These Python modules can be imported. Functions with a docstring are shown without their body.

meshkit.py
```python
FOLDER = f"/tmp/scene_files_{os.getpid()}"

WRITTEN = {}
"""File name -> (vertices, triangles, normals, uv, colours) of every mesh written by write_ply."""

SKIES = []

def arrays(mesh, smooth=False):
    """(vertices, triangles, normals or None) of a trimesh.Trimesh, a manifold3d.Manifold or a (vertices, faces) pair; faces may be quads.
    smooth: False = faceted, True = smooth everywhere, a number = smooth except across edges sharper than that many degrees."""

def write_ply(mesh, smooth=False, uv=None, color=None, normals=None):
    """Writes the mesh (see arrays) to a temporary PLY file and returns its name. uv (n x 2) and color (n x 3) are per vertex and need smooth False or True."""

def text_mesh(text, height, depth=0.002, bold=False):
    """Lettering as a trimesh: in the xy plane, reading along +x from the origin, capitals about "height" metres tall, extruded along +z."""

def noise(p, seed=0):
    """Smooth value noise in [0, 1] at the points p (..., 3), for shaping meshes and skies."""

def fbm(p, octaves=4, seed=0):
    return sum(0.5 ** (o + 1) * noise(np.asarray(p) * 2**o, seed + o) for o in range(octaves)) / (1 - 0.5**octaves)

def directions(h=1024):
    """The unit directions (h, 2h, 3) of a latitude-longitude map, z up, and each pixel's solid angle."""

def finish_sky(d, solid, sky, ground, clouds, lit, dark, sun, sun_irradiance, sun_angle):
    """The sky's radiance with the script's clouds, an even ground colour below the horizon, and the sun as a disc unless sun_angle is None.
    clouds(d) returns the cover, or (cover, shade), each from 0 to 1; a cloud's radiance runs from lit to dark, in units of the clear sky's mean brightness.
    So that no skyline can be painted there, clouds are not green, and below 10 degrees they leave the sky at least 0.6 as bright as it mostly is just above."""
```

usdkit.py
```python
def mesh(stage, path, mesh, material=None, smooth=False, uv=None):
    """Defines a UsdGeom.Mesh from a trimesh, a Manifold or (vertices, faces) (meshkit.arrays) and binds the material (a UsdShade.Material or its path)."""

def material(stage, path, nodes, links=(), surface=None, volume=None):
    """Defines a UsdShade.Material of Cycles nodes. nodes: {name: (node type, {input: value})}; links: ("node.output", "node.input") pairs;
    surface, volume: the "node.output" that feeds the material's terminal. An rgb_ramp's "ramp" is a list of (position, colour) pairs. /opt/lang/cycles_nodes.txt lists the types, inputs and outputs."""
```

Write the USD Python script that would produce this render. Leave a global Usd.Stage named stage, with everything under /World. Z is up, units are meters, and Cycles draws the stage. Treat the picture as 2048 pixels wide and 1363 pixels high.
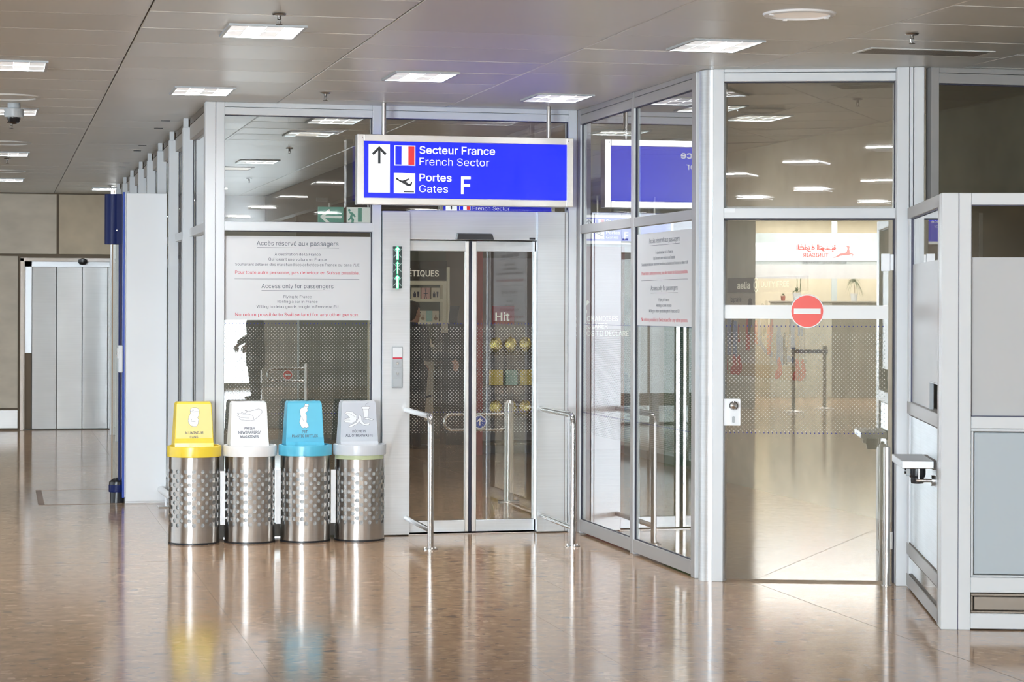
import math, random
import numpy as np, trimesh, manifold3d as m3
from shapely.geometry import Polygon, Point, LineString, box as sbox
from shapely import affinity, union_all
import usdkit, meshkit
from pxr import Usd, UsdGeom, UsdLux, UsdShade, Gf, Sdf, Vt

stage = Usd.Stage.CreateInMemory()
UsdGeom.SetStageUpAxis(stage, 'Z'); UsdGeom.SetStageMetersPerUnit(stage, 1.0)
UsdGeom.Scope.Define(stage, '/World/Looks')
rng = random.Random(7)
PI = math.pi

# ------------------------------------------------------------------ camera
YAW, ROLL, EYE = 0.22815, 0.00293, 1.65
EXPOSURE = 0.76
_r0 = np.array([math.cos(YAW), -math.sin(YAW), 0]); _fw = np.array([math.sin(YAW), math.cos(YAW), 0]); _up = np.array([0, 0, 1.0])
_R = math.cos(ROLL) * _r0 + math.sin(ROLL) * _up; _U = -math.sin(ROLL) * _r0 + math.cos(ROLL) * _up
cam = UsdGeom.Camera.Define(stage, '/World/camera')
cam.AddTransformOp().Set(Gf.Matrix4d(*_R, 0, *_U, 0, *(-_fw), 0, 0, 0, EYE, 1))
cam.CreateHorizontalApertureAttr(36.0); cam.CreateVerticalApertureAttr(36.0 * 1363 / 2048)
cam.CreateFocalLengthAttr(36.0 * 4412 / 2048)
cam.CreateVerticalApertureOffsetAttr(-68.1 / 2048 * 36)
cam.CreateClippingRangeAttr(Gf.Vec2f(0.1, 500)); cam.CreateExposureAttr(EXPOSURE)

# two layouts meet here: A = the door wall (world axes), B = the booth and the one-way door, turned by TB
TB = -0.3058
XB = np.array([math.cos(TB), math.sin(TB), 0]); NB = np.array([-math.sin(TB), math.cos(TB), 0])
def W(frame, p):
    p = np.asarray(p, float)
    return p if frame == 'A' else XB * p[0] + NB * p[1] + np.array([0, 0, p[2]])
def zc(y): return 3.0868 + 0.0035 * (y - 13.2)          # the ceiling rises a little with the distance

# ------------------------------------------------------------------ sky, sun, large area lights
sky = UsdLux.DomeLight.Define(stage, '/World/sky'); sky.CreateIntensityAttr(1.0); sky.CreateColorAttr(Gf.Vec3f(.8, .9, 1))
sun = UsdLux.DistantLight.Define(stage, '/World/sun'); sun.CreateIntensityAttr(26.0); sun.CreateAngleAttr(0.53); sun.CreateColorAttr(Gf.Vec3f(1, .97, .92))
sun.AddRotateXYZOp().Set(Gf.Vec3f(8, 6, 0))
def rect_light(name, frame, center, w, h, aim, power, color):
    l = UsdLux.RectLight.Define(stage, '/World/' + name)
    l.CreateWidthAttr(w); l.CreateHeightAttr(h); l.CreateIntensityAttr(power); l.CreateColorAttr(Gf.Vec3f(*color))
    c = W(frame, center); d = np.asarray(aim, float)
    if frame == 'B': d = XB * d[0] + NB * d[1] + np.array([0, 0, d[2]])
    z = -d / np.linalg.norm(d); x = np.cross([0, 0, 1.0], z) if abs(z[2]) < .9 else (XB if frame == 'B' else np.array([1.0, 0, 0]))
    x = x / np.linalg.norm(x); y = np.cross(z, x)
    l.AddTransformOp().Set(Gf.Matrix4d(*x, 0, *y, 0, *z, 0, *c, 1))
COOL = (.80, .91, 1.0)
rect_light('unseen_window_rear', 'A', (-8.6, -9.1, 1.65), 7.4, 2.7, (0, 1, 0), 46, COOL)  # out of view behind the camera, placed to light the front faces
rect_light('unseen_window_corner', 'B', (8.5, -11.1, 1.3), .86, 2.4, (0, 1, 0), 22, COOL)  # out of view; shows mirrored as a bright window in the left bay
rect_light('unseen_window_side', 'A', (-13.8, 18.5, 1.6), 19.0, 2.7, (1, 0, 0), 2.2, COOL)  # out of view on the left, lights the left faces of the posts
rect_light('unseen_office_light', 'B', (2.6, -12.2, 3.3), 2.6, 5.0, (0, 0, -1), 13, (1, .97, .92))  # unseen, placed over the mirrored office to brighten it
rect_light('unseen_inner_lamp', 'A', (5.35, 18.7, 3.09), .36, .46, (0, 0, -1), 16, (1, .97, .93))  # unseen lamp placed inside to light the wall behind the no-entry door
rect_light('unseen_inner_light', 'A', (9.5, 25.5, 3.1), 4.0, 6.0, (0, 0, -1), 0.9, (1, .96, .9))  # unseen area light over the inner room behind the side glass
rect_light('added_inner_fill', 'A', (3.0, 29.6, 1.4), 2.6, 1.9, (0, -1, 0), 2.0, COOL)  # no window stands here; area light added to fill the inner room

# ------------------------------------------------------------------ helpers
used, locs = {}, {}
def numbered(parent, name):
    k = used[(parent, name)] = used.get((parent, name), -1) + 1
    return f'{parent}/{name}' + (f'_{k:03d}' if k else '')
def tag(prim, label=None, cat=None, group=None, kind=None):
    for k, v in (('label', label), ('category', cat), ('group', group), ('kind', kind)):
        if v: prim.SetCustomDataByKey(k, v)
def thing(name, label=None, cat=None, frame='A', loc=(0, 0, 0), group=None, kind=None, rot=0.0):
    path = numbered('/World', name)
    x = UsdGeom.Xform.Define(stage, path)
    x.AddTranslateOp().Set(Gf.Vec3d(*map(float, W(frame, loc)))); a = math.degrees(TB) * (frame == 'B') + rot
    if a: x.AddRotateZOp().Set(a)
    tag(x.GetPrim(), label, cat, group, kind); locs[path] = np.asarray(loc, float)
    return path
def root_of(path): return '/'.join(path.split('/')[:3])
def cat_mesh(ms):
    ms = [m for m in (ms if isinstance(ms, (list, tuple)) else [ms]) if m is not None]
    if len(ms) == 1: return ms[0]
    return trimesh.util.concatenate(ms)
def part(parent, name, ms, mat, smooth=30, label=None, kind=None):
    m = cat_mesh(ms).copy(); m.vertices = m.vertices - locs[root_of(parent)]
    path = numbered(parent, name)
    p = usdkit.mesh(stage, path, m, M[mat], smooth=smooth).GetPrim()
    tag(p, label, None, None, kind)
    return path
def single(name, ms, mat, label=None, cat=None, frame='A', group=None, kind=None, smooth=30, loc=None):
    """A thing that is one mesh."""
    m = cat_mesh(ms).copy(); path = numbered('/World', name)
    if frame == 'B': m.apply_transform(trimesh.transformations.rotation_matrix(TB, [0, 0, 1]))
    b = m.bounds; o = np.array([(b[0][0] + b[1][0]) / 2, (b[0][1] + b[1][1]) / 2, b[0][2]]) if kind != 'structure' else np.zeros(3)
    m.vertices = m.vertices - o
    g = usdkit.mesh(stage, path, m, M[mat], smooth=smooth); g.AddTranslateOp().Set(Gf.Vec3d(*map(float, o)))
    tag(g.GetPrim(), label, cat, group, kind)
    return path
def dup(src, frame, loc, label=None, rot=0.0, group=None):
    s = stage.GetPrimAtPath(src); was = s.GetCustomData()
    base = src.split('/')[-1]
    if base[-4:-3] == '_' and base[-3:].isdigit(): base = base[:-4]
    path = thing(base, label or was.get('label'), was.get('category'), frame, loc, group or was.get('group'), None, rot)
    p = stage.GetPrimAtPath(path); p.GetReferences().AddInternalReference(Sdf.Path(src)); p.SetInstanceable(True)
    return path

def box(x0, x1, y0, y1, z0, z1, b=0.0):
    x0, x1 = min(x0, x1), max(x0, x1); y0, y1 = min(y0, y1), max(y0, y1); z0, z1 = min(z0, z1), max(z0, z1)
    c = np.array([(x0 + x1) / 2, (y0 + y1) / 2, (z0 + z1) / 2]); h = np.array([x1 - x0, y1 - y0, z1 - z0]) / 2
    b = min(b, h.min() * .9)
    if b <= 0:
        m = trimesh.creation.box(2 * h); m.apply_translation(c); return m
    v = []
    for s in np.ndindex(2, 2, 2):
        s = np.array(s) * 2 - 1
        for k in range(3):
            q = h - b; q[k] = h[k]; v.append(c + s * q)
    return trimesh.convex.convex_hull(np.array(v))
def hull(pts): return trimesh.convex.convex_hull(np.array(pts, float))
def cyl(p0, p1, r, n=20, r1=None):
    return tube([p0, p1], r, n, r1)
def fillet(path, r, k=6):
    P = [np.array(p, float) for p in path]; out = [P[0]]
    for a, b, c in zip(P, P[1:], P[2:]):
        u, v = (a - b) / np.linalg.norm(a - b), (c - b) / np.linalg.norm(c - b)
        rr = min(r, np.linalg.norm(a - b) * .49, np.linalg.norm(c - b) * .49)
        for t in np.linspace(0, 1, k + 1):
            out.append((1 - t) ** 2 * (b + u * rr) + 2 * t * (1 - t) * b + t * t * (b + v * rr))
    return out + [P[-1]]
def tube(path, r, n=12, r1=None):
    P = np.array(path, float); T = np.gradient(P, axis=0) if len(P) > 2 else np.array([P[1] - P[0]] * 2)
    T /= np.linalg.norm(T, axis=1)[:, None]
    a = np.cross(T[0], [0, 0, 1.0]); a = np.cross(T[0], [1.0, 0, 0]) if np.linalg.norm(a) < .1 else a; a /= np.linalg.norm(a)
    R = np.linspace(r, r if r1 is None else r1, len(P)); ang = np.arange(n) * 2 * PI / n; rings = []
    for p, t, q in zip(P, T, R):
        a = a - t * (a @ t); a /= np.linalg.norm(a); b = np.cross(t, a)
        rings.append(p + q * (np.cos(ang)[:, None] * a + np.sin(ang)[:, None] * b))
    v = np.vstack(rings + [P[:1], P[-1:]]); f = []; L = len(P)
    for i in range(L - 1):
        for j in range(n):
            A, B, C, D = i * n + j, i * n + (j + 1) % n, (i + 1) * n + (j + 1) % n, (i + 1) * n + j
            f += [[A, B, C], [A, C, D]]
    for j in range(n):
        f += [[L * n, (j + 1) % n, j], [L * n + 1, (L - 1) * n + j, (L - 1) * n + (j + 1) % n]]
    m = trimesh.Trimesh(v, f, process=False)
    return m
def lathe(prof, at=(0, 0, 0), n=40, a0=0, a1=2 * PI):
    p = np.array(prof, float); full = abs(a1 - a0 - 2 * PI) < 1e-6
    A = np.linspace(a0, a1, n + 1); v = np.array([[q[0] * math.cos(t), q[0] * math.sin(t), q[1]] for t in A for q in p]); k = len(p); f = []
    for i in range(n):
        for j in range(k - 1):
            a, b, c, d = i * k + j, (i + 1) * k + j, (i + 1) * k + j + 1, i * k + j + 1
            f += [[a, b, c], [a, c, d]]
    m = trimesh.Trimesh(v + np.array(at), f, process=True)
    return m
FRONT = trimesh.transformations.rotation_matrix(PI / 2, [1, 0, 0])    # xy drawing -> upright, seen from -y
def upright(m, at, face=0.0, mirror=False):
    """A drawing in xy (extruded along +z) stood upright at the point, facing -y turned by face degrees."""
    m = m.copy()
    if mirror: m.vertices[:, 0] *= -1; m.invert()
    m.apply_transform(FRONT)
    if face: m.apply_transform(trimesh.transformations.rotation_matrix(math.radians(face), [0, 0, 1]))
    m.apply_translation(at); return m
def poly(shape, depth=.0008):
    g = [q for q in getattr(shape, 'geoms', [shape]) if q.area > 1e-9]
    return trimesh.util.concatenate([trimesh.creation.extrude_polygon(q, depth, engine='earcut') for q in g])
def text(s, h, width=None, align='c', bold=False, sx=1.0, depth=.0008):
    m = meshkit.text_mesh(s, h, depth, bold); b = m.bounds
    if width: sx = width / (b[1][0] - b[0][0])
    m.vertices[:, 0] = (m.vertices[:, 0] - b[0][0]) * sx
    w = (b[1][0] - b[0][0]) * sx
    m.vertices[:, 0] -= {'c': w / 2, 'l': 0, 'r': w}[align]
    return m
def round_rect(x0, x1, y0, y1, r): return sbox(x0 + r, y0 + r, x1 - r, y1 - r).buffer(r, 6)

# ------------------------------------------------------------------ materials
M = {}
def simple(name, col, rough=.5, metal=0., emit=None, es=0., spec=.5, noise=0., nscale=8., stretch=(1, 1, 1), bump=0., **kw):
    p = dict(base_color=col, roughness=rough, metallic=metal, specular_ior_level=spec, **kw)
    if emit: p.update(emission_color=emit, emission_strength=es)
    nodes, links = {'p': ('principled_bsdf', p)}, []
    if noise or bump:
        nodes['g'] = ('geometry', {}); nodes['m'] = ('mapping', {'scale': stretch}); nodes['n'] = ('noise_texture', {'scale': nscale, 'detail': 4.0})
        links += [('g.position', 'm.vector'), ('m.vector', 'n.vector')]
    if noise:
        lo = tuple(c * (1 - noise) for c in col); hi = tuple(min(1, c * (1 + noise)) for c in col)
        nodes['r'] = ('rgb_ramp', {'ramp': [(.3, lo), (.7, hi)]}); links += [('n.fac', 'r.fac'), ('r.color', 'p.base_color')]
    if bump:
        nodes['b'] = ('bump', {'strength': bump, 'distance': .01}); links += [('n.fac', 'b.height'), ('b.normal', 'p.normal')]
    M[name] = usdkit.material(stage, '/World/Looks/' + name, nodes, links, surface='p.BSDF')
def glass(name, tint, ior=1.5, gain=1.7):
    M[name] = usdkit.material(stage, '/World/Looks/' + name, {
        'f': ('fresnel', {'IOR': ior}), 'k1': ('math', {'math_type': 'multiply', 'value2': gain}), 'k2': ('math', {'math_type': 'multiply_add', 'value2': gain - 1.0, 'value3': 1.0}), 'k': ('math', {'math_type': 'divide', 'use_clamp': True}),
        't': ('transparent_bsdf', {'color': tint}), 'g': ('glossy_bsdf', {'color': (1, 1, 1), 'roughness': 0.0}), 'front': ('mix_closure', {}),
        'f2': ('fresnel', {'IOR': 1.0}), 't2': ('transparent_bsdf', {'color': (1, 1, 1)}), 'g2': ('glossy_bsdf', {'color': (1, 1, 1), 'roughness': 0.0}), 'back': ('mix_closure', {}),
        'geo': ('geometry', {}), 'mix': ('mix_closure', {})},
        [('f.fac', 'k1.value1'), ('f.fac', 'k2.value1'), ('k1.value', 'k.value1'), ('k2.value', 'k.value2'), ('k.value', 'front.fac'), ('t.BSDF', 'front.closure1'), ('g.BSDF', 'front.closure2'),
         ('f2.fac', 'back.fac'), ('t2.BSDF', 'back.closure1'), ('g2.BSDF', 'back.closure2'),
         ('geo.backfacing', 'mix.fac'), ('front.closure', 'mix.closure1'), ('back.closure', 'mix.closure2')], surface='mix.closure')
def brushed(name, col, rough, aniso, noise=.06):
    # brushed sheet: the brushing runs level, so that highlights are drawn out upright
    M[name] = usdkit.material(stage, '/World/Looks/' + name, {
        'p': ('principled_bsdf', {'metallic': 1.0, 'roughness': rough, 'anisotropic': aniso}), 't': ('combine_xyz', {'x': 0.0, 'y': 0.0, 'z': 1.0}),
        'g': ('geometry', {}), 'm': ('mapping', {'scale': (2.0, 2.0, 160.0)}), 'n': ('noise_texture', {'scale': 1.0, 'detail': 3.0}), 'n2': ('noise_texture', {'scale': 2.2, 'detail': 2.0}), 'mx': ('mix_float', {'fac': .6}),
        'r': ('rgb_ramp', {'ramp': [(.3, tuple(c * (1 - noise) for c in col)), (.7, tuple(min(1, c * (1 + noise)) for c in col))]})},
        [('g.position', 'm.vector'), ('m.vector', 'n.vector'), ('g.position', 'n2.vector'), ('n.fac', 'mx.a'), ('n2.fac', 'mx.b'), ('mx.result', 'r.fac'), ('r.color', 'p.base_color'), ('t.vector', 'p.tangent')], surface='p.BSDF')
def louvre(name, down, side, col):
    # a louvred lamp: bright straight below, cut off by its louvre at a slant
    M[name] = usdkit.material(stage, '/World/Looks/' + name, {
        'l': ('layer_weight', {'blend': .5}), 'i': ('math', {'math_type': 'subtract', 'value1': 1.0}), 'w': ('math', {'math_type': 'power', 'value2': 2.4}), 'q': ('math', {'math_type': 'multiply_add', 'value2': down - side, 'value3': side}),
        'p': ('principled_bsdf', {'base_color': (.8, .8, .8), 'roughness': .5, 'emission_color': col, 'emission_strength': side})},
        [('l.facing', 'i.value2'), ('i.value', 'w.value1'), ('w.value', 'q.value1'), ('q.value', 'p.emission_strength')], surface='p.BSDF')
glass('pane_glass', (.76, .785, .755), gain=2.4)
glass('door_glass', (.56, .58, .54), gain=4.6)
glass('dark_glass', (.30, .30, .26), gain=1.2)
simple('white_frame', (.61, .635, .655), .38)
simple('shaded_grey_frame', (.31, .30, .29), .42)  # darker copy of the white frame, for side faces in shade
simple('rail_taupe', (.40, .375, .345), .5)
simple('frame_seam', (.08, .08, .13), .6)
simple('gasket', (.03, .03, .05), .6)
brushed('steel', (.68, .66, .64), .34, .85, .05)
brushed('steel_brushed', (.76, .80, .83), .5, .5, .08)
simple('steel_polished', (.52, .51, .50), .2, 1.0)
simple('chrome_dark', (.34, .33, .32), .25, 1.0)
brushed('bin_steel', (.50, .475, .45), .36, .93, .05)
brushed('lift_steel', (.66, .68, .69), .38, .7, .07)
simple('steel_flat', (.52, .53, .54), .45, 1.0)
simple('aluminium', (.78, .77, .75), .30, 1.0, noise=.05, nscale=3)
simple('ceiling_paint', (.575, .585, .565), .34, spec=.6)
simple('ceiling_paint_b', (.555, .565, .545), .36, spec=.6)
simple('dark_void', (.02, .02, .02), .8)
simple('seam_dark', (.05, .04, .035), .6)
simple('plaster', (.44, .42, .38), .8)
simple('cream_wall', (.80, .72, .55), .8)
simple('white_wall', (.80, .80, .78), .8)
simple('olive_wall', (.50, .475, .40), .85, noise=.08, nscale=5)
simple('stone_panel', (.50, .44, .35), .55, noise=.10, nscale=3, stretch=(1, 1, 2))
simple('stone_panel_b', (.44, .36, .25), .5, noise=.12, nscale=3)
simple('joint_brown', (.15, .11, .07), .7)
simple('white_paint', (.81, .83, .85), .34)
simple('dish_white', (.85, .83, .80), .5, emit=(1, .93, .85), es=.12)
simple('white_matt', (.80, .80, .80), .6)
simple('blue_paint', (.003, .011, .085), .45, spec=.25)
simple('blue_light_paint', (.02, .07, .42), .3)
simple('black_plastic', (.012, .013, .016), .35)
simple('black_gloss', (.01, .01, .012), .08)
simple('grey_plastic', (.42, .45, .47), .4)
simple('light_plastic', (.72, .74, .76), .4)
simple('bin_yellow', (.83, .62, .05), .28); simple('bin_yellow_pale', (.83, .70, .28), .45)
simple('bin_white', (.80, .80, .80), .3); simple('bin_white_pale', (.80, .82, .84), .45)
simple('bin_blue', (.10, .47, .66), .3); simple('bin_blue_pale', (.13, .52, .70), .45)
simple('bin_grey', (.58, .61, .65), .3); simple('bin_grey_pale', (.54, .57, .62), .45)
simple('bin_bag', (.55, .57, .57), .35, noise=.3, nscale=30, bump=.5)
simple('green_bag', (.52, .60, .38), .4)
simple('ink', (.03, .03, .06), .6); simple('ink_grey', (.10, .11, .14), .6); simple('ink_red', (.55, .03, .06), .6)
simple('film_grey', (.59, .60, .61), .45)
simple('film_white', (.78, .79, .78), .5)
simple('dot_white', (.50, .51, .48), .6); simple('dot_blue', (.01, .02, .22), .6)
simple('disc_red', (.80, .10, .08), .4)
simple('sign_blue', (.0, .004, .10), .25, emit=(.0, .012, 1.0), es=.60)
simple('sign_white', (.5, .5, .5), .25, emit=(.86, .91, 1.0), es=.46)
simple('sign_red', (.3, .01, .01), .25, emit=(.9, .04, .05), es=.42)
simple('sign_blue_dim', (.0, .004, .10), .25, emit=(.0, .012, 1.0), es=.34); simple('sign_white_dim', (.5, .5, .5), .25, emit=(.86, .91, 1.0), es=.34)
simple('sign_dark', (.02, .025, .03), .3)
louvre('lamp_on', 46.0, .24, (.98, .98, 1)); louvre('lamp_mid', 40.0, .10, (.96, .98, 1))
louvre('lamp_dim', 14.0, .20, (.92, .97, 1))
simple('lamp_half', (.8, .8, .78), .5, emit=(1, .95, .88), es=.35)
simple('signal_dark', (.03, .05, .05), .2)
simple('signal_cross', (.25, .36, .33), .4)
simple('led_glow', (.1, .4, .2), .5, emit=(.0, .75, .28), es=.8)
simple('led', (.5, .9, .6), .5, emit=(.75, 1, .85), es=2.4)
simple('led_soft', (.4, .8, .4), .5, emit=(.35, .95, .40), es=.9)
simple('skin', (.45, .25, .17), .55); simple('hair', (.02, .015, .012), .6); simple('hair_grey', (.12, .12, .12), .6)
simple('coat_dark', (.025, .028, .034), .85); simple('jacket_grey', (.20, .21, .20), .85); simple('jeans', (.06, .10, .18), .9); simple('shoe', (.02, .02, .02), .5)
simple('shop_dark', (.035, .032, .026), .6); simple('shop_mid', (.16, .13, .10), .7); simple('shop_cream_glow', (.55, .50, .36), .6, emit=(.9, .8, .6), es=.05); simple('shop_olive', (.11, .12, .09), .7)  # cream shelf parts get a faint glow added to brighten them
simple('pack_pink', (.62, .36, .31), .5); simple('pack_green', (.30, .47, .40), .5); simple('pack_cream', (.62, .55, .42), .5); simple('pack_yellow', (.75, .55, .10), .45)
simple('display_reflection_grey', (.34, .30, .30), .6)  # board toned for the reflection that shows in the right door leaf
simple('shop_red', (.33, .03, .03), .45); simple('wall_pink', (.42, .17, .16), .6); simple('gold', (.85, .62, .22), .28, .9, noise=.35, nscale=40, bump=.8)
simple('letter_cream_glow', (.75, .70, .58), .5, emit=(1, .93, .78), es=.18)  # faint glow put into the letter colour
simple('green_panel', (.03, .13, .04), .6); simple('counter_pale', (.42, .42, .36), .6); simple('rear_dark', (.16, .15, .12), .6)
simple('counter_top', (.30, .28, .24), .5); simple('wood', (.30, .20, .12), .5)
simple('exit_green', (.05, .30, .24), .5, emit=(.2, .6, .5), es=.15); simple('exit_white', (.7, .75, .75), .5, emit=(.8, .9, .9), es=.3)
simple('office_white', (.80, .84, .88), .3, emit=(.93, .97, 1), es=1.2)
simple('office_band', (.50, .58, .60), .4); simple('tunis_red', (.75, .04, .03), .5)
simple('tunis_pale', (.72, .25, .25), .5)
simple('leaf', (.05, .09, .025), .6); simple('pot_red', (.35, .09, .06), .6); simple('pot_white', (.6, .63, .65), .5); simple('belt', (.04, .05, .12), .8)
simple('poster_paper', (.40, .36, .32), .6); simple('poster_ink', (.05, .045, .04), .6); simple('poster_red', (.50, .06, .05), .6); simple('poster_blue', (.18, .24, .40), .6); simple('poster_tan', (.40, .30, .20), .6)
simple('board_dark', (.085, .075, .065), .5)
simple('hatch_frame', (.26, .19, .15), .5)
simple('vent_brown', (.22, .19, .16), .4, .6); simple('grille_dark', (.10, .085, .07), .6)
simple('mirror_steel', (.75, .76, .76), .10, 1.0)
simple('booth_panel', (.40, .455, .49), .4); simple('frosted', (.46, .47, .475), .45)

M['floor_stone'] = usdkit.material(stage, '/World/Looks/floor_stone', {
    'geo': ('geometry', {}),
    'nd': ('noise_texture', {'scale': 5.0, 'detail': 3.0}), 'ma': ('vector_math', {'math_type': 'multiply_add', 'vector2': (.10, .10, 0), 'vector3': (0, 0, 0)}), 'add': ('vector_math', {'math_type': 'add'}),
    'n1': ('noise_texture', {'scale': 9.0, 'detail': 7.0, 'roughness': .65}), 'r1': ('rgb_ramp', {'ramp': [(.30, (.335, .205, .115)), (.5, (.40, .258, .152)), (.72, (.47, .322, .208))]}),
    'v1': ('voronoi_texture', {'scale': 10.0, 'randomness': 1.0}), 's1': ('separate_color', {}), 'd1': ('rgb_ramp', {'ramp': [(.0, (1, 1, 1)), (.30, (1, 1, 1)), (.38, (0, 0, 0))]}),
    'c1': ('rgb_ramp', {'interpolate': False, 'ramp': [(0, (.13, .10, .09)), (.025, (.25, .15, .09)), (.06, (.54, .41, .30)), (.10, (.44, .22, .11)), (.12, (.17, .16, .18)), (.135, (.33, .22, .15))]}),
    'k1': ('rgb_ramp', {'interpolate': False, 'ramp': [(0, (1, 1, 1)), (.135, (0, 0, 0))]}),
    'mul1': ('mix_color', {'blend_type': 'multiply', 'fac': 1.0}), 'mixa': ('mix_color', {}), 'bw': ('rgb_to_bw', {}),
    'sc': ('math', {'math_type': 'multiply', 'value2': .75}),
    'v2': ('voronoi_texture', {'scale': 34.0, 'randomness': 1.0}), 's2': ('separate_color', {}),
    'c2': ('rgb_ramp', {'interpolate': False, 'ramp': [(0, (.20, .13, .09)), (.05, (.54, .41, .30)), (.12, (.5, .5, .5))]}),
    'k2': ('rgb_ramp', {'interpolate': False, 'ramp': [(0, (.5, .5, .5)), (.12, (0, 0, 0))]}), 'bw2': ('rgb_to_bw', {}), 'mixb': ('mix_color', {}),
    'n2': ('noise_texture', {'scale': 2.2, 'detail': 2.0}), 'b': ('bump', {'strength': .014, 'distance': .02}),
    'n3': ('noise_texture', {'scale': 4.0, 'detail': 3.0}), 'mr': ('map_range', {'to_min': .085, 'to_max': .14}),
    'p': ('principled_bsdf', {'ior': 1.5, 'specular_ior_level': .5})},
    [('geo.position', 'nd.vector'), ('nd.color', 'ma.vector1'), ('geo.position', 'add.vector1'), ('ma.vector', 'add.vector2'),
     ('geo.position', 'n1.vector'), ('n1.fac', 'r1.fac'), ('add.vector', 'v1.vector'), ('v1.color', 's1.color'), ('s1.r', 'c1.fac'), ('s1.r', 'k1.fac'), ('v1.distance', 'd1.fac'),
     ('k1.color', 'mul1.a'), ('d1.color', 'mul1.b'), ('mul1.result', 'bw.color'), ('bw.val', 'sc.value1'), ('sc.value', 'mixa.fac'), ('r1.color', 'mixa.a'), ('c1.color', 'mixa.b'),
     ('add.vector', 'v2.vector'), ('v2.color', 's2.color'), ('s2.g', 'c2.fac'), ('s2.g', 'k2.fac'), ('k2.color', 'bw2.color'), ('bw2.val', 'mixb.fac'), ('mixa.result', 'mixb.a'), ('c2.color', 'mixb.b'),
     ('mixb.result', 'p.base_color'), ('geo.position', 'n2.vector'), ('n2.fac', 'b.height'), ('b.normal', 'p.normal'), ('geo.position', 'n3.vector'), ('n3.fac', 'mr.value'), ('mr.result', 'p.roughness')], surface='p.BSDF')

# ================================================================== THE SETTING
# floor: slabs with open joints over a dark bed
fl = thing('floor', kind='structure')
part(fl, 'floor_bed', box(-20, 14, -22, 32, -.06, -.012), 'seam_dark', smooth=False)
FX = [-3.66, -2.05, -.43, 1.185, 2.395, 2.80, 3.212, 4.42, 5.63, 6.035, 7.65]; FY = [5.76, 14.39, 23.02, 31.65]
major = {-3.66, -2.05, -.43, 1.185, 2.80, 4.42, 6.035, 7.65}
def gap(x): return .0026 if x == 4.42 else .0009 if x in major else .0006
for i in range(len(FX) - 1):
    for j in range(3):
        part(fl, 'floor_slab', box(FX[i] + gap(FX[i]), FX[i + 1] - gap(FX[i + 1]), FY[j] + .003, FY[j + 1] - .003, -.03, 0), 'floor_stone', smooth=False)
part(fl, 'joint_filler', [box(x - .003, x + .003, 5.77, 31.6, -.012, -.0005) for x in FX[1:-1]] + [box(-3.6, 7.6, y - .004, y + .004, -.012, -.0006) for y in FY[1:-1]], 'seam_dark', smooth=False)
part(fl, 'floor_slab', [box(-20, 14, -22, 5.758, -.03, 0)], 'floor_stone', smooth=False)
part(fl, 'floor_slab', [box(-20, -3.664, 5.762, 32, -.03, 0)], 'floor_stone', smooth=False)
part(fl, 'floor_slab', [box(7.654, 14, 5.762, 32, -.03, 0)], 'floor_stone', smooth=False)

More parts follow.
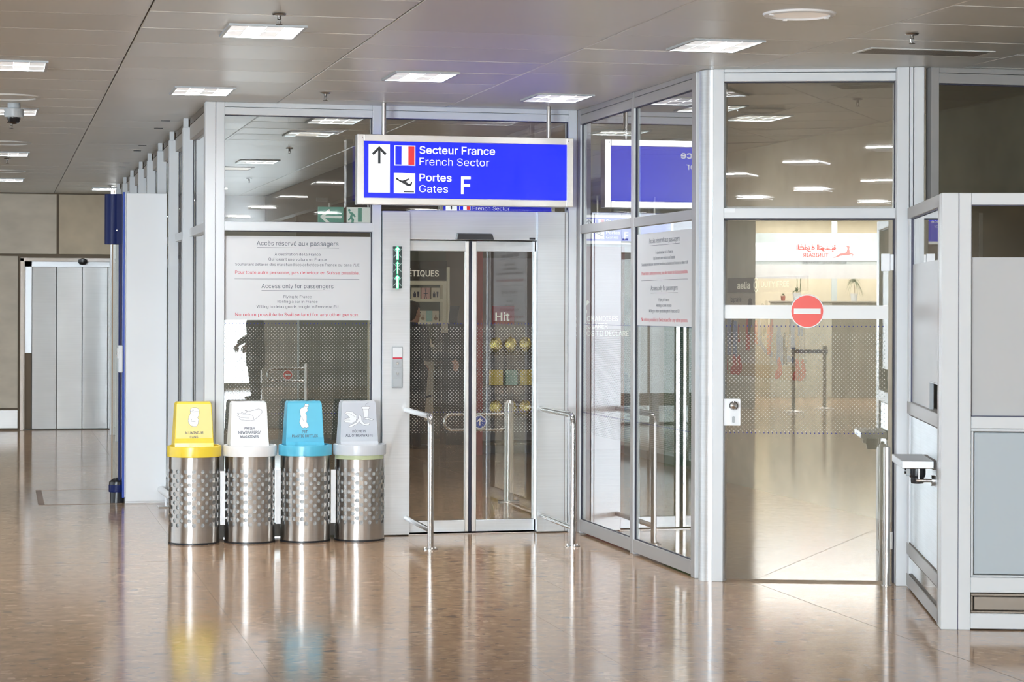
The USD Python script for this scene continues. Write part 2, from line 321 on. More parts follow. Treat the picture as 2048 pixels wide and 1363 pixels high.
# ceiling: sheet-metal planks in staggered rows
ce = thing('ceiling', kind='structure')
CX = [.70 + 1.222 * k for k in range(-2, 6)]
def plank(x0, x1, y0, y1, tilt):
    m = box(x0 + .003, x1 - .003, y0 + .002, y1 - .002, 0, .02, .004)
    ym = (y0 + y1) / 2
    m.vertices[:, 2] += zc(m.vertices[:, 1]) + (m.vertices[:, 1] - ym) * tilt
    return m
for i in range(len(CX) - 1):
    y = 7.1 + (0, .52, .34, .12)[i % 4]; k = 0
    while y < 29.9:
        y1 = min(y + .675, 29.95)
        part(ce, 'ceiling_panel', plank(CX[i], CX[i + 1], y, y1, rng.uniform(-.004, .004)), 'ceiling_paint' if (i + k) % 2 else 'ceiling_paint_b', smooth=False)
        y = y1; k += 1
def slab(x0, x1, y0, y1):
    m = box(x0, x1, y0, y1, 0, .05); m.vertices[:, 2] += zc(m.vertices[:, 1]) + .012; return m
part(ce, 'ceiling_deck', [slab(-1.76, 6.84, 7.0, 30.2)], 'dark_void', smooth=False)
part(ce, 'side_ceiling', [slab(-14.2, -1.75, 7.0, 30.2), slab(6.82, 13, 7.0, 30.2)], 'ceiling_paint', smooth=False)
def rot_b(m): m = m.copy(); m.apply_transform(trimesh.transformations.rotation_matrix(TB, [0, 0, 1])); return m
part(ce, 'hall_ceiling', [box(-14.2, 13, .2, 7.6, 3.10, 3.15), rot_b(box(-22, 20, -5.5, 3, 3.12, 3.2)), rot_b(box(-22, .3, -9.6, -5.5, 3.12, 3.2)), rot_b(box(.3, 20, -15.6, -8.9, 3.42, 3.5)), rot_b(box(.3, 20, -9.0, -8.9, 3.12, 3.5))], 'ceiling_paint', smooth=False)  # unseen slot left open behind the camera lets the sun strip in

# the hall's unseen lamps: lit squares out of the frame, placed to light the hall
for y0 in np.arange(-4.5, 9.0, 1.7):
    for k in range(-9, 6):
        if (k + round((y0 + 4.5) / 1.7)) % 2 == 0:
            x = 1.322 + 1.222 * k
            part(ce, 'unseen_hall_lamp', box(x - .18, x + .18, y0 - .24, y0 + .24, 3.085, 3.098), 'lamp_on', smooth=False)
# walls of the hall and inner room; unseen rear ones shape the mirrored view
single('wall_left', [box(-14.2, -14.0, -9, 30.2, 0, 3.3)], 'plaster', kind='structure', smooth=False)
single('wall_right', [box(6.70, 6.85, 4.5, 19.95, 0, 3.3)], 'olive_wall', kind='structure', smooth=False)
single('wall_hall_right', [box(6.70, 14, -8, -7.85, 0, 3.3), box(7.4, 7.6, -12, 4.5, 0, 3.3)], 'plaster', kind='structure', smooth=False)
single('wall_inner_right', [box(13, 13.2, 12, 30.2, 0, 3.3)], 'white_wall', kind='structure', smooth=False)
single('wall_inner_back', [box(1.9, 13.2, 29.95, 30.2, 0, 3.4)], 'plaster', kind='structure', smooth=False)
single('wall_rear', [rot_b(box(-2.6, 1.166, -9.8, -9.45, 0, 3.3)), box(-14, -4.3, -9.5, -9.25, 0, 3.3)], 'plaster', kind='structure', smooth=False)
single('wall_rear_corner', [box(4.0, 20, -11.6, -11.25, 0, 3.5), box(4.0, 4.15, -15.3, -11.6, 0, 3.5)], 'olive_wall', frame='B', kind='structure', smooth=False)
single('wall_office_back', [box(1.0, 4.15, -15.4, -15.2, 0, 3.5)], 'cream_wall', frame='B', kind='structure', smooth=False)
single('wall_office_side', [box(1.0, 1.166, -15.2, -9.8, 0, 3.5)], 'white_wall', frame='B', kind='structure', smooth=False)
single('unseen_window_1', [box(-13.7, -4.5, -9.25, -9.20, .22, .30), box(-13.7, -4.5, -9.25, -9.20, 3.0, 3.08)] + [box(x - .03, x + .03, -9.25, -9.05, .25, 3.05) for x in (-13.65, -11.4, -9.1, -6.8, -4.55)], 'shaded_grey_frame', kind='structure', smooth=False)  # unseen frame set around the rear area light

# far wall: stone panels around the lift
fw = thing('wall_far', kind='structure')
part(fw, 'wall_core', box(-14, 1.9, 29.99, 30.3, 0, 3.4), 'joint_brown', smooth=False)
def stone(x0, x1, z0, z1, m='stone_panel'): part(fw, 'stone_panel', box(x0, x1, 29.96, 30.0, z0, z1, .003), m, smooth=False)
stone(-1.30, .735, 2.335, 3.13); stone(.765, 1.9, 2.335, 3.13, 'stone_panel_b')
stone(-1.30, .235, .29, 2.305); stone(-3.4, -1.33, .29, 2.305); stone(-3.4, -1.33, 2.335, 3.13)
part(fw, 'skirting_plate', [box(-1.3, .235, 29.955, 30.0, .025, .265, .002), box(-3.4, -1.33, 29.955, 30.0, .025, .265, .002)], 'lift_steel', smooth=False, label='steel kick plate under the stone panels')

# ================================================================== LIFT (far left)
lf = thing('lift', 'brushed steel lift door of three leaves in a steel frame on far wall', 'elevator', 'A', (.9, 29.9, 0))
part(lf, 'frame', [box(.262, .310, 29.90, 30.0, 0, 2.28, .004), box(.262, 1.80, 29.90, 30.0, 2.235, 2.285, .004), box(.310, .32, 29.9, 30.25, 0, 2.235), box(1.72, 1.80, 29.9, 30.0, 0, 2.235, .004)], 'steel', smooth=False)
part(lf, 'reveal', [box(.312, .412, 29.955, 30.3, 1.02, 2.235), box(.312, 1.72, 29.955, 29.99, 2.166, 2.235)], 'steel_flat', smooth=False)
part(lf, 'jamb', box(.312, .412, 29.955, 29.98, 0, 1.02), 'joint_brown', smooth=False, label='dark lower jamb')
for x0, x1, t in ((.416, .733, .002), (.739, 1.068, 0), (1.074, 1.404, .0015)):
    m = box(x0, x1, 29.93, 29.945, .012, 2.165, .004); m.apply_transform(trimesh.transformations.rotation_matrix(t * 18, [0, 0, 1], [(x0 + x1) / 2, 29.93, 0]))
    part(lf, 'door_leaf', m, 'lift_steel', smooth=False)
part(lf, 'door_leaf', box(1.41, 1.74, 29.93, 29.945, .012, 2.165, .004), 'lift_steel', smooth=False)
part(lf, 'sill', box(.3, 1.75, 29.9, 29.96, 0, .011), 'grille_dark', smooth=False)
dm = trimesh.creation.icosphere(2, .062); dm.apply_scale([1, .9, .75]); dm.apply_translation([1.073, 29.89, 2.235])
single('dome_camera', [dm, cyl((1.073, 29.9, 2.262), (1.073, 29.9, 2.25), .062)], 'black_gloss', 'small black dome camera on the head of the lift frame', 'camera')

# ================================================================== GLAZED SCREEN with the white panel and blue gate (left)
sp = thing('screen_panel', 'tall plain white panel with blue edge standing left of the bins', 'panel', 'A', (1.2, 18.75, 0))
part(sp, 'board', [box(1.026, 1.365, 18.70, 18.745, .012, 2.592, .003), box(1.026, 1.365, 18.71, 18.74, 0, .012)], 'white_paint', smooth=False)
part(sp, 'edge_strip', box(1.018, 1.026, 18.69, 18.75, .05, 2.60, .002), 'light_plastic', smooth=False)
part(sp, 'edge_profile', box(1.000, 1.018, 18.69, 18.75, .045, 2.60, .003), 'blue_light_paint', smooth=False, label='blue edge profile')
bg = thing('gate_housing', 'dark blue gate housing with half-round head left of the white panel', 'gate', 'A', (.95, 18.8, 0))
part(bg, 'head', [lathe([(0, 2.165), (.068, 2.165), (.07, 2.17), (.07, 2.58), (.068, 2.585), (0, 2.585)], (.925, 18.80, 0), 28), box(.925, .998, 18.735, 18.87, 2.165, 2.585, .003)], 'blue_paint')
part(bg, 'lock', cyl((.952, 18.738, 2.28), (.952, 18.728, 2.28), .007), 'steel_polished')
part(bg, 'guide_rail', [box(.970, .985, 18.74, 18.80, .05, 2.165), box(.988, .998, 18.75, 18.82, .05, 2.165)], 'blue_paint', smooth=False)
part(bg, 'seal', box(.985, .989, 18.745, 18.80, .05, 2.165), 'shop_mid', smooth=False)
part(bg, 'base_shoe', [lathe([(0, .09), (.07, .09), (.072, .10), (.072, .15), (0, .15)], (.965, 18.79, 0), 28)], 'blue_paint')
part(bg, 'base_cover', [lathe([(0, .15), (.07, .15), (.068, .175), (.04, .20), (0, .21)], (.965, 18.79, 0), 28), lathe([(0, .0), (.06, .0), (.06, .09), (0, .09)], (.965, 18.79, 0), 28)], 'black_plastic')
part(bg, 'glass_leaf', box(.925, .965, 18.786, 18.798, .05, 2.165), 'pane_glass', smooth=False)
part(bg, 'leaf_edge', box(.915, .925, 18.78, 18.80, .05, 2.165), 'wood', smooth=False)
sw = thing('switch_box', 'small white switch box on the blue edge of the tall white panel', 'switch', 'A', (.98, 18.7, 1.09))
part(sw, 'housing', box(.966, 1.000, 18.66, 18.735, 1.094, 1.32, .004), 'light_plastic')
part(sw, 'rear_plate', box(.956, .966, 18.67, 18.735, 1.21, 1.295, .002), 'white_matt')
part(sw, 'screw', [cyl((.956, 18.70, z), (.949, 18.70, z), .006) for z in (1.235, 1.26)], 'steel')
# low white guard rail in front of it
gr = thing('guard_rail', 'low white tube guard rail on steel foot beside the white panel', 'rail', 'A', (1.31, 18.2, 0))
part(gr, 'rail', tube(fillet([(1.32, 18.74, .11), (1.32, 18.55, .115), (1.40, 16.3, .115)], .05), .028, 14), 'white_paint')
part(gr, 'post', cyl((1.335, 18.3, 0), (1.335, 18.3, .10), .012), 'white_paint')
part(gr, 'foot_plate', box(1.27, 1.37, 18.22, 18.38, 0, .008, .002), 'steel')
ha = thing('floor_hatch', 'stone-filled floor hatch outlined by a brown metal frame near the lift', 'hatch', 'A', (.7, 19.4, 0))
part(ha, 'frame', [box(.316, .366, 18.66, 20.15, -.01, .002), box(.316, 1.0, 18.65, 18.675, -.01, .002), box(.316, 1.0, 20.14, 20.155, -.01, .002)], 'hatch_frame', smooth=False)
part(ha, 'inlay', box(.37, 1.0, 18.68, 20.135, -.01, .0012), 'floor_stone', smooth=False)

# ================================================================== GLASS PARTITIONS
def panes_dots(p, pts_fn, w, z0, z1, name='dot_film', blue=(1.526, .883), pitch=.0253):
    """White manifestation dots (and two rows of blue ones) as thin discs on the glass. pts_fn(u, z) gives the point and the two axes."""
    def discs(C, r):
        o, ex = pts_fn; ez = np.array([0, 0, 1.0]); ang = np.arange(6) * PI / 3
        C = np.asarray(C); r = r * .84; base = o + C[:, :1] * ex + C[:, 1:] * ez
        ring = np.array([math.cos(a) * ex + math.sin(a) * ez for a in ang]) * r
        v = (base[:, None] + ring[None]).reshape(-1, 3); k = np.arange(len(C))[:, None] * 6
        f = np.concatenate([k + np.array([[0, a, a + 1]]) for a in range(1, 5)], 0)
        return trimesh.Trimesh(v, f, process=False)
    C = []; j = 0; z = z0
    while z < z1:
        C += [(u, z) for u in np.arange(.008 + (j % 2) * pitch / 2, w - .004, pitch)]; z += pitch / 2; j += 1
    part(p, name, discs(C, .0036), 'dot_white', smooth=False, kind='stuff')
    for zb in blue: part(p, 'blue_dot_row', discs([(u, zb) for u in np.arange(.012, w - .004, pitch)], .0042), 'dot_blue', smooth=False, kind='stuff')
def pos(*a): return np.array(a, float)

# door wall, left bay
dw = thing('glass_partition', 'white-framed glazed bay behind the four bins carrying the access notice', 'partition', 'A', (2.05, 15.72, 0))
YF = 15.68
part(dw, 'post', [box(1.412, 1.484, YF, YF + .12, 0, zc(YF), .003)], 'white_frame', smooth=False)
part(dw, 'post', [box(1.488, 1.549, YF, YF + .12, 0, zc(YF), .003)], 'white_frame', smooth=False)
part(dw, 'post', [box(2.610, 2.674, YF, YF + .12, 0, zc(YF), .003)], 'white_frame', smooth=False)
part(dw, 'post_seam', [box(1.484, 1.488, YF + .006, YF + .1, 0, zc(YF))], 'frame_seam', smooth=False)
part(dw, 'head_rail', [box(1.549, 2.610, YF, YF + .12, 3.007, 3.060, .003)], 'white_frame', smooth=False)
part(dw, 'ceiling_strip', [box(1.549, 2.610, YF + .003, YF + .12, 3.0625, zc(YF), .002)], 'white_frame', smooth=False)
part(dw, 'mid_rail', [box(1.549, 2.610, YF, YF + .12, 2.186, 2.250, .003)], 'white_frame', smooth=False)
part(dw, 'bottom_rail', [box(1.549, 2.610, YF, YF + .12, .012, .10, .003)], 'white_frame', smooth=False)
part(dw, 'pane', box(1.549, 2.610, YF + .05, YF + .06, 2.250, 3.007), 'pane_glass', smooth=False)
part(dw, 'pane', box(1.549, 2.610, YF + .05, YF + .06, .10, 2.186), 'pane_glass', smooth=False)
part(dw, 'gasket', [box(1.549, 2.61, YF + .03, YF + .05, 3.002, 3.007), box(2.605, 2.61, YF + .03, YF + .05, .1, 3.0), box(1.549, 1.553, YF + .03, YF + .05, .1, 3.0), box(1.549, 2.61, YF + .03, YF + .05, 2.181, 2.186), box(1.549, 2.61, YF + .03, YF + .05, 2.25, 2.253)], 'gasket', smooth=False)
panes_dots(dw, (pos(1.552, YF + .049, 0), pos(1, 0, 0)), 1.055, .737, 1.497)
for xm, lab in ((1.5175, 'yellow and white'), (1.9065, 'white and blue'), (2.2955, 'blue and grey')):
    single('linking_plate', [box(xm - .0175, xm + .0175, 15.44, 15.446, .125, .50, .001)], 'white_paint', f'narrow white plate linking the {lab} bins', 'plate', smooth=False)

# left run of posts going back
lr = thing('post_partition', 'long row of white posts with glass going back on the left', 'partition', 'A', (1.42, 20.5, 0))
PY = [17.18, 18.61, 20.0, 21.43, 22.80, 24.34, 25.75, 27.2, 28.6]
for k, y in enumerate(PY):
    z = zc(y)
    part(lr, 'post', box(1.376, 1.455, y, y + .11, 0, z - .07, .003), 'white_frame', smooth=False)
    part(lr, 'post_head', box(1.383, 1.418, y + .015, y + .09, z - .07, z), 'white_frame', smooth=False)
prev = 15.80
for y in PY + [29.9]:
    z = zc((prev + y) / 2)
    part(lr, 'head_rail', [box(1.428, 1.482, prev, y, z - .165, z - .055, .002)], 'rail_taupe', smooth=False)
    part(lr, 'ceiling_channel', [box(1.430, 1.452, prev, y, z - .05, z)], 'vent_brown', smooth=False)
    part(lr, 'mid_rail', box(1.428, 1.482, prev, y, 2.186, 2.25, .002), 'white_frame', smooth=False)
    part(lr, 'bottom_rail', box(1.428, 1.482, prev, y, .012, .10, .002), 'white_frame', smooth=False)
    part(lr, 'pane', box(1.466, 1.476, prev, y, .10, 2.186), 'pane_glass', smooth=False)
    part(lr, 'pane', box(1.466, 1.476, prev, y, 2.25, z - .165), 'pane_glass', smooth=False)
    part(lr, 'gasket', [box(1.4565, 1.461, y - .008, y, .10, z - .165)], 'gasket', smooth=False)
    prev = y + .11
# small dark slots in the ceiling beside the posts
for y, o in zip((17.46, 18.25, 20.32, 21.10, 23.0, 23.7), ('nearest', 'second', 'third', 'fourth', 'fifth', 'farthest')):
    single('ceiling_slot', [box(1.226, 1.296, y - .015, y + .015, zc(y) - .004, zc(y))], 'black_plastic', f'small dark ceiling slot beside the row of white posts, {o} of six', 'slot', group='dark ceiling slots beside the white posts')

# transom bay over the sliding door
tp = thing('transom_partition', 'white-framed glass transom above the sliding door behind the sign', 'partition', 'A', (3.4, 15.72, 2.33))
part(tp, 'post', [box(4.066, 4.128, YF, YF + .12, 0, zc(YF), .003)], 'white_frame', smooth=False)
part(tp, 'head_rail', [box(2.674, 4.066, YF, YF + .12, 3.007, 3.060, .003)], 'white_frame', smooth=False)
part(tp, 'ceiling_strip', [box(2.674, 4.066, YF + .003, YF + .12, 3.0625, zc(YF), .002)], 'white_frame', smooth=False)
part(tp, 'pane', box(2.674, 4.066, YF + .05, YF + .06, 2.352, 3.007), 'pane_glass', smooth=False)
part(tp, 'gasket', [box(2.674, 4.066, YF + .03, YF + .05, 3.002, 3.007), box(4.061, 4.066, YF + .03, YF + .05, 2.36, 3.0), box(2.674, 2.678, YF + .03, YF + .05, 2.36, 3.0)], 'gasket', smooth=False)

# panel partition coming forward on the right
XP = 4.13
ap = thing('side_partition', 'glass wall with frame darkened for shade coming forward right of the sliding door to the column', 'partition', 'A', (XP, 14.25, 0))
def ap_bar(name, y0, y1, z0, z1, mat='shaded_grey_frame', x0=XP, x1=XP + .05, b=.003):
    m = box(x0, x1, y0, y1, z0, z1, b)
    if z1 > 3.05:
        hi = m.vertices[:, 2] > z1 - .02; m.vertices[hi, 2] += zc(m.vertices[hi, 1]) - zc(14.25)
    part(ap, name, m, mat, smooth=False)
zt = zc(14.25)
ap_bar('post', 15.60, 15.68, 0, zt); ap_bar('post', 14.20, 14.265, 0, zt); ap_bar('post', 12.85, 12.925, 0, zt)
ap_bar('post_edge', 14.192, 14.20, 0, 2.98, 'white_frame'); ap_bar('post_edge', 12.842, 12.85, 0, zt, 'white_frame'); ap_bar('post_edge', 15.592, 15.60, 0, 2.98, 'white_frame')  # white front edges on posts whose sides are coloured darker for shade
for y0, y1 in ((14.265, 15.592), (12.925, 14.192)):
    ap_bar('head_rail', y0, y1, 2.985, 3.05); ap_bar('ceiling_strip', y0, y1, 3.053, zt, x0=XP + .004)
    ap_bar('mid_rail', y0, y1, 2.186, 2.250); ap_bar('bottom_rail', y0, y1, .014, .10)
    ap_bar('pane', y0, y1, 2.25, 2.985, 'pane_glass', XP + .02, XP + .03, 0); ap_bar('pane', y0, y1, .10, 2.186, 'pane_glass', XP + .02, XP + .03, 0)
    ap_bar('gasket', y1 - .008, y1, .10, 2.985, 'gasket', XP + .012, XP + .02, 0); ap_bar('gasket', y0, y1, .10, .104, 'gasket', XP + .012, XP + .02, 0)
    ap_bar('gasket', y0, y1, 2.98, 2.985, 'gasket', XP + .012, XP + .02, 0)
    panes_dots(ap, (pos(XP + .019, y1 - .01, 0), pos(0, -1, 0)), y1 - y0 - .02, .737, 1.497)
# round column
co = thing('column', 'round brushed steel column between the side glass wall and the no-entry door', 'column', 'B', (.178, 13.43, 0))
part(co, 'shaft', lathe([(0, 0), (.085, 0), (.085, zc(12.7) - .003), (0, zc(12.7) - .003)], (.178, 13.43, 0), 40), 'steel_brushed')

# no-entry bay
DB = 13.34
ne = thing('door_bay', 'white door frame with glass transom around the no-entry glass door', 'partition', 'B', (.8, 13.4, 0))
zn = zc(12.6)
part(ne, 'post', box(.172, .240, DB, DB + .11, 0, zn, .003), 'white_frame', smooth=False)
part(ne, 'post', box(1.262, 1.333, DB - .10, DB + .11, 0, zn - .003, .003), 'white_frame', smooth=False)
part(ne, 'post_strip', box(1.337, 1.357, DB - .09, DB + .05, 0, zn - .003, .002), 'white_frame', smooth=False)
part(ne, 'post', box(1.361, 1.421, DB - .10, DB + .11, 0, zn - .004, .003), 'white_frame', smooth=False)
part(ne, 'head_rail', box(.240, 1.262, DB, DB + .11, 3.010, 3.062, .003), 'white_frame', smooth=False)
part(ne, 'ceiling_strip', box(.240, 1.262, DB + .003, DB + .11, 3.065, zn, .002), 'white_frame', smooth=False)
part(ne, 'mid_rail', box(.240, 1.262, DB, DB + .11, 2.186, 2.248, .003), 'white_frame', smooth=False)
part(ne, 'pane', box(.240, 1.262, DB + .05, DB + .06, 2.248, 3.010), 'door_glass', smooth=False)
part(ne, 'gasket', [box(.24, 1.262, DB + .03, DB + .05, 3.004, 3.010), box(1.257, 1.262, DB + .03, DB + .05, 2.25, 3.0), box(.24, 1.262, DB + .02, DB + .05, 2.178, 2.186), box(1.255, 1.262, DB + .03, DB + .10, 0, 2.18)], 'gasket', smooth=False)
part(ne, 'maker_label', box(.242, .306, DB - .001, DB, 2.222, 2.246), 'light_plastic', smooth=False)
nd = thing('glass_door', 'frameless glass door with white band and red no-entry disc', 'door', 'B', (.72, 13.39, 0))
YD = DB + .045
part(nd, 'leaf', box(.243, 1.225, YD, YD + .01, .012, 2.172), 'door_glass', smooth=False)
part(nd, 'band', box(.243, 1.225, YD - .0012, YD - .0002, 1.584, 1.665), 'film_white', smooth=False, label='white band across the glass')
disc = part(nd, 'no_entry_disc', upright(poly(Point(0, 0).buffer(.101, 24), .0015), (.742, YD - .0014, 1.629)), 'film_white', smooth=False, label='round no-entry sign')
part(nd + '/' + disc.split('/')[-1], 'red_field', upright(poly(Point(0, 0).buffer(.095, 24), .0010), (.742, YD - .003, 1.629)), 'disc_red', smooth=False)
part(nd + '/' + disc.split('/')[-1], 'bar', upright(poly(sbox(-.080, -.016, .080, .016), .0010), (.742, YD - .0042, 1.629)), 'film_white', smooth=False)
part(nd, 'disc_backing', upright(poly(Point(0, 0).buffer(.107, 24), .002), (.742, YD + .014, 1.629)), 'grey_plastic', smooth=False)
lk = part(nd, 'lock_plate', box(.242, .344, YD - .014, YD + .022, .938, 1.100, .003), 'white_paint', smooth=False, label='white lock case')
part(lk, 'knob', lathe([(0, 0), (.012, .0), (.012, .02), (.024, .03), (.027, .045), (.02, .06), (0, .066)], n=28).apply_transform(FRONT).apply_translation((.302, YD - .014, 1.061)), 'steel_polished')
part(lk, 'keyhole', [upright(poly(round_rect(-.009, .009, -.02, .02, .008), .003), (.302, YD - .014, .975))], 'grey_plastic')
part(nd, 'hinge', [box(1.183, 1.235, YD - .012, YD + .02, 1.871, 1.976, .002), box(1.236, 1.262, YD - .014, YD + .02, 1.875, 1.972, .002)], 'white_paint', smooth=False)
part(nd, 'hinge', [box(1.225, 1.262, YD - .012, YD + .02, .203, .308, .002), cyl((1.248, YD - .016, .205), (1.248, YD - .016, .306), .008)], 'aluminium', smooth=False)
panes_dots(nd, (pos(.246, YD - .001, 0), pos(1, 0, 0)), .97, .905, 1.507, blue=(1.539, .895))
bo = thing('bollard', 'short brushed steel bollard at the hinge side of the no-entry door', 'bollard', 'B', (1.207, 13.255, 0))
part(bo, 'post', lathe([(0, 0), (.0215, 0), (.0215, .818), (.018, .826), (0, .828)], (1.207, 13.255, 0), 28), 'steel')
part(bo, 'collar', lathe([(.0215, 0), (.030, 0), (.030, .006), (.0215, .007)], (1.207, 13.255, 0), 28), 'steel')

# partition to the right of the booth, running on behind it
rp = thing('right_partition', 'grey-framed glazing in the dark corner above the booth', 'partition', 'A', (6.0, 12.24, 0))
part(rp, 'post', box(5.395, 5.445, 12.22, 12.30, 0, zc(12.2), .002), 'shaded_grey_frame', smooth=False)
part(rp, 'head_rail', box(5.445, 6.69, 12.22, 12.30, 2.99, 3.05, .002), 'shaded_grey_frame', smooth=False)
part(rp, 'ceiling_strip', box(5.40, 6.69, 12.225, 12.30, 3.053, zc(12.2), .002), 'shaded_grey_frame', smooth=False)
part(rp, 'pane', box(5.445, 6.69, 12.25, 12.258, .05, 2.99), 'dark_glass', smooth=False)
part(rp, 'gasket', box(5.445, 6.69, 12.24, 12.25, 2.982, 2.99), 'gasket', smooth=False)

# ================================================================== SLIDING DOOR
sd = thing('sliding_door', 'automatic sliding door with brushed steel pillars and two glass leaves', 'door', 'A', (3.37, 15.72, 0))
part(sd, 'pillar', box(2.680, 2.883, 15.662, 15.86, .006, 2.338, .003), 'steel_brushed', smooth=False)
part(sd, 'pillar', box(3.832, 4.061, 15.676, 15.86, .006, 2.348, .003), 'steel_brushed', smooth=False)
part(sd, 'pillar_seam', [box(4.036, 4.039, 15.673, 15.68, .01, 2.34)], 'grille_dark', smooth=False)
part(sd, 'header', box(2.883, 3.832, 15.70, 15.86, 2.135, 2.348, .003), 'steel_brushed', smooth=False)
sn = part(sd, 'sensor', hull([(3.222, 15.63, 2.138), (3.494, 15.63, 2.138), (3.232, 15.64, 2.178), (3.484, 15.64, 2.178), (3.222, 15.70, 2.138), (3.494, 15.70, 2.138), (3.232, 15.70, 2.184), (3.484, 15.70, 2.184)]), 'black_plastic', smooth=False, label='black motion sensor bar')
part(sd, 'maker_label', box(3.775, 3.818, 15.698, 15.70, 2.143, 2.157), 'black_plastic', smooth=False)
def leaf(x0, x1, y, stile):
    n = 'door_leaf'
    l = part(sd, n, [box(x0, x1, y, y + .035, 2.055, 2.130, .002), box(x0, x1, y, y + .035, .012, .096, .002)], 'steel_brushed', smooth=False)
    s0, s1 = stile
    part(l, 'stile', box(s0, s1, y - .004, y + .04, .012, 2.130, .003), 'aluminium', smooth=False)
    part(l, 'edge', box(x0 if s0 > (x0 + x1) / 2 else x1 - .012, x0 + .012 if s0 > (x0 + x1) / 2 else x1, y, y + .035, .012, 2.13, .002), 'aluminium', smooth=False)
    part(l, 'pane', box(x0, x1, y + .013, y + .021, .096, 2.055), 'pane_glass', smooth=False)
leaf(2.875, 3.333, 15.745, (3.306, 3.333)); leaf(3.356, 3.836, 15.745, (3.356, 3.390))
part(sd, 'closing_seal', box(3.333, 3.356, 15.757, 15.775, .012, 2.13), 'gasket', smooth=False)
part(sd, 'threshold', box(2.883, 3.832, 15.70, 15.86, -.005, .006), 'steel', smooth=False)
panes_dots(sd, (pos(2.886, 15.757, 0), pos(1, 0, 0)), .42, .737, 1.497)
panes_dots(sd, (pos(3.392, 15.757, 0), pos(1, 0, 0)), .425, .737, 1.497)
# lane signal on the left pillar
sg = thing('lane_signal', 'narrow black light signal with three green arrows on the left steel pillar', 'signal', 'A', (2.785, 15.66, 1.78))
part(sg, 'housing', box(2.752, 2.818, 15.640, 15.662, 1.782, 2.082, .002), 'signal_dark', smooth=False)
for k, z in enumerate((2.034, 1.931, 1.829)):
    cr = union_all([LineString([(-.027, -.028), (.027, .028)]).buffer(.003), LineString([(-.027, .028), (.027, -.028)]).buffer(.003)])
    part(sg, 'cross', upright(poly(cr, .0006), (2.785, 15.6395, z)), 'signal_cross', smooth=False, label='unlit cross')
    ar = union_all([sbox(-.0045, -.044, .0045, .030), Polygon([(-.013, .026), (.013, .026), (0, .044)])])
    part(sg, 'arrow_glow', upright(poly(ar.buffer(.006 if k != 1 else .002), .0006), (2.785, 15.6388, z)), 'led_glow', smooth=False)
    part(sg, 'arrow', upright(poly(ar if k != 1 else ar.buffer(-.0012), .0008), (2.785, 15.638, z)), 'led' if k != 1 else 'led_soft', smooth=False, label='lit green arrow')
# key switch panel
kp = thing('key_switch_panel', 'grey key switch panel with red stripe on the left steel pillar', 'switch', 'A', (2.787, 15.66, 1.065))
part(kp, 'housing', box(2.748, 2.828, 15.645, 15.662, 1.065, 1.362, .004), 'grey_plastic')
part(kp, 'sign_plate', box(2.755, 2.822, 15.6435, 15.645, 1.284, 1.355), 'light_plastic', smooth=False)
part(kp, 'red_stripe', box(2.754, 2.823, 15.643, 15.645, 1.272, 1.285), 'ink_red', smooth=False)
for z in (1.242, 1.169):
    sq = part(kp, 'switch_plate', box(2.757, 2.820, 15.642, 15.645, z - .031, z + .031, .002), 'grey_plastic', smooth=False)
    part(sq, 'key_ring', lathe([(.011, 0), (.02, 0), (.021, .003), (.011, .004)], n=24).apply_transform(FRONT).apply_translation((2.788, 15.642, z)), 'grey_plastic')
    part(sq, 'key_cylinder', cyl((2.788, 15.642, z), (2.788, 15.638, z), .009), 'steel_polished')
part(kp, 'blank_plate', box(2.757, 2.820, 15.642, 15.645, 1.076, 1.134, .002), 'grey_plastic', smooth=False)

# handrails
def handrail(x, y, label):
    h = thing('handrail', label, 'handrail', 'A', (x, y, 0))
    part(h, 'rail', tube(fillet([(x, y, .004), (x, y, .905), (x, 15.672, .905)], .075, 10), .0205, 18), 'steel_polished')
    part(h, 'lower_rail', tube([(x, y, .128), (x, 15.672, .128)], .0175, 16), 'steel_polished')
    part(h, 'flange', lathe([(0, 0), (.052, 0), (.052, .006), (.022, .009), (0, .009)], (x, y, 0), 28), 'steel_polished')
    for k in range(3):
        a = 2.2 * k + .4; part(h, 'bolt', cyl((x + .04 * math.cos(a), y + .04 * math.sin(a), .005), (x + .04 * math.cos(a), y + .04 * math.sin(a), .016), .006, 8), 'steel')
handrail(2.857, 14.735, 'bent steel tube handrail left of the sliding door, beside the bins')
handrail(3.858, 14.745, 'bent steel tube handrail right of the sliding door, by the side glass')

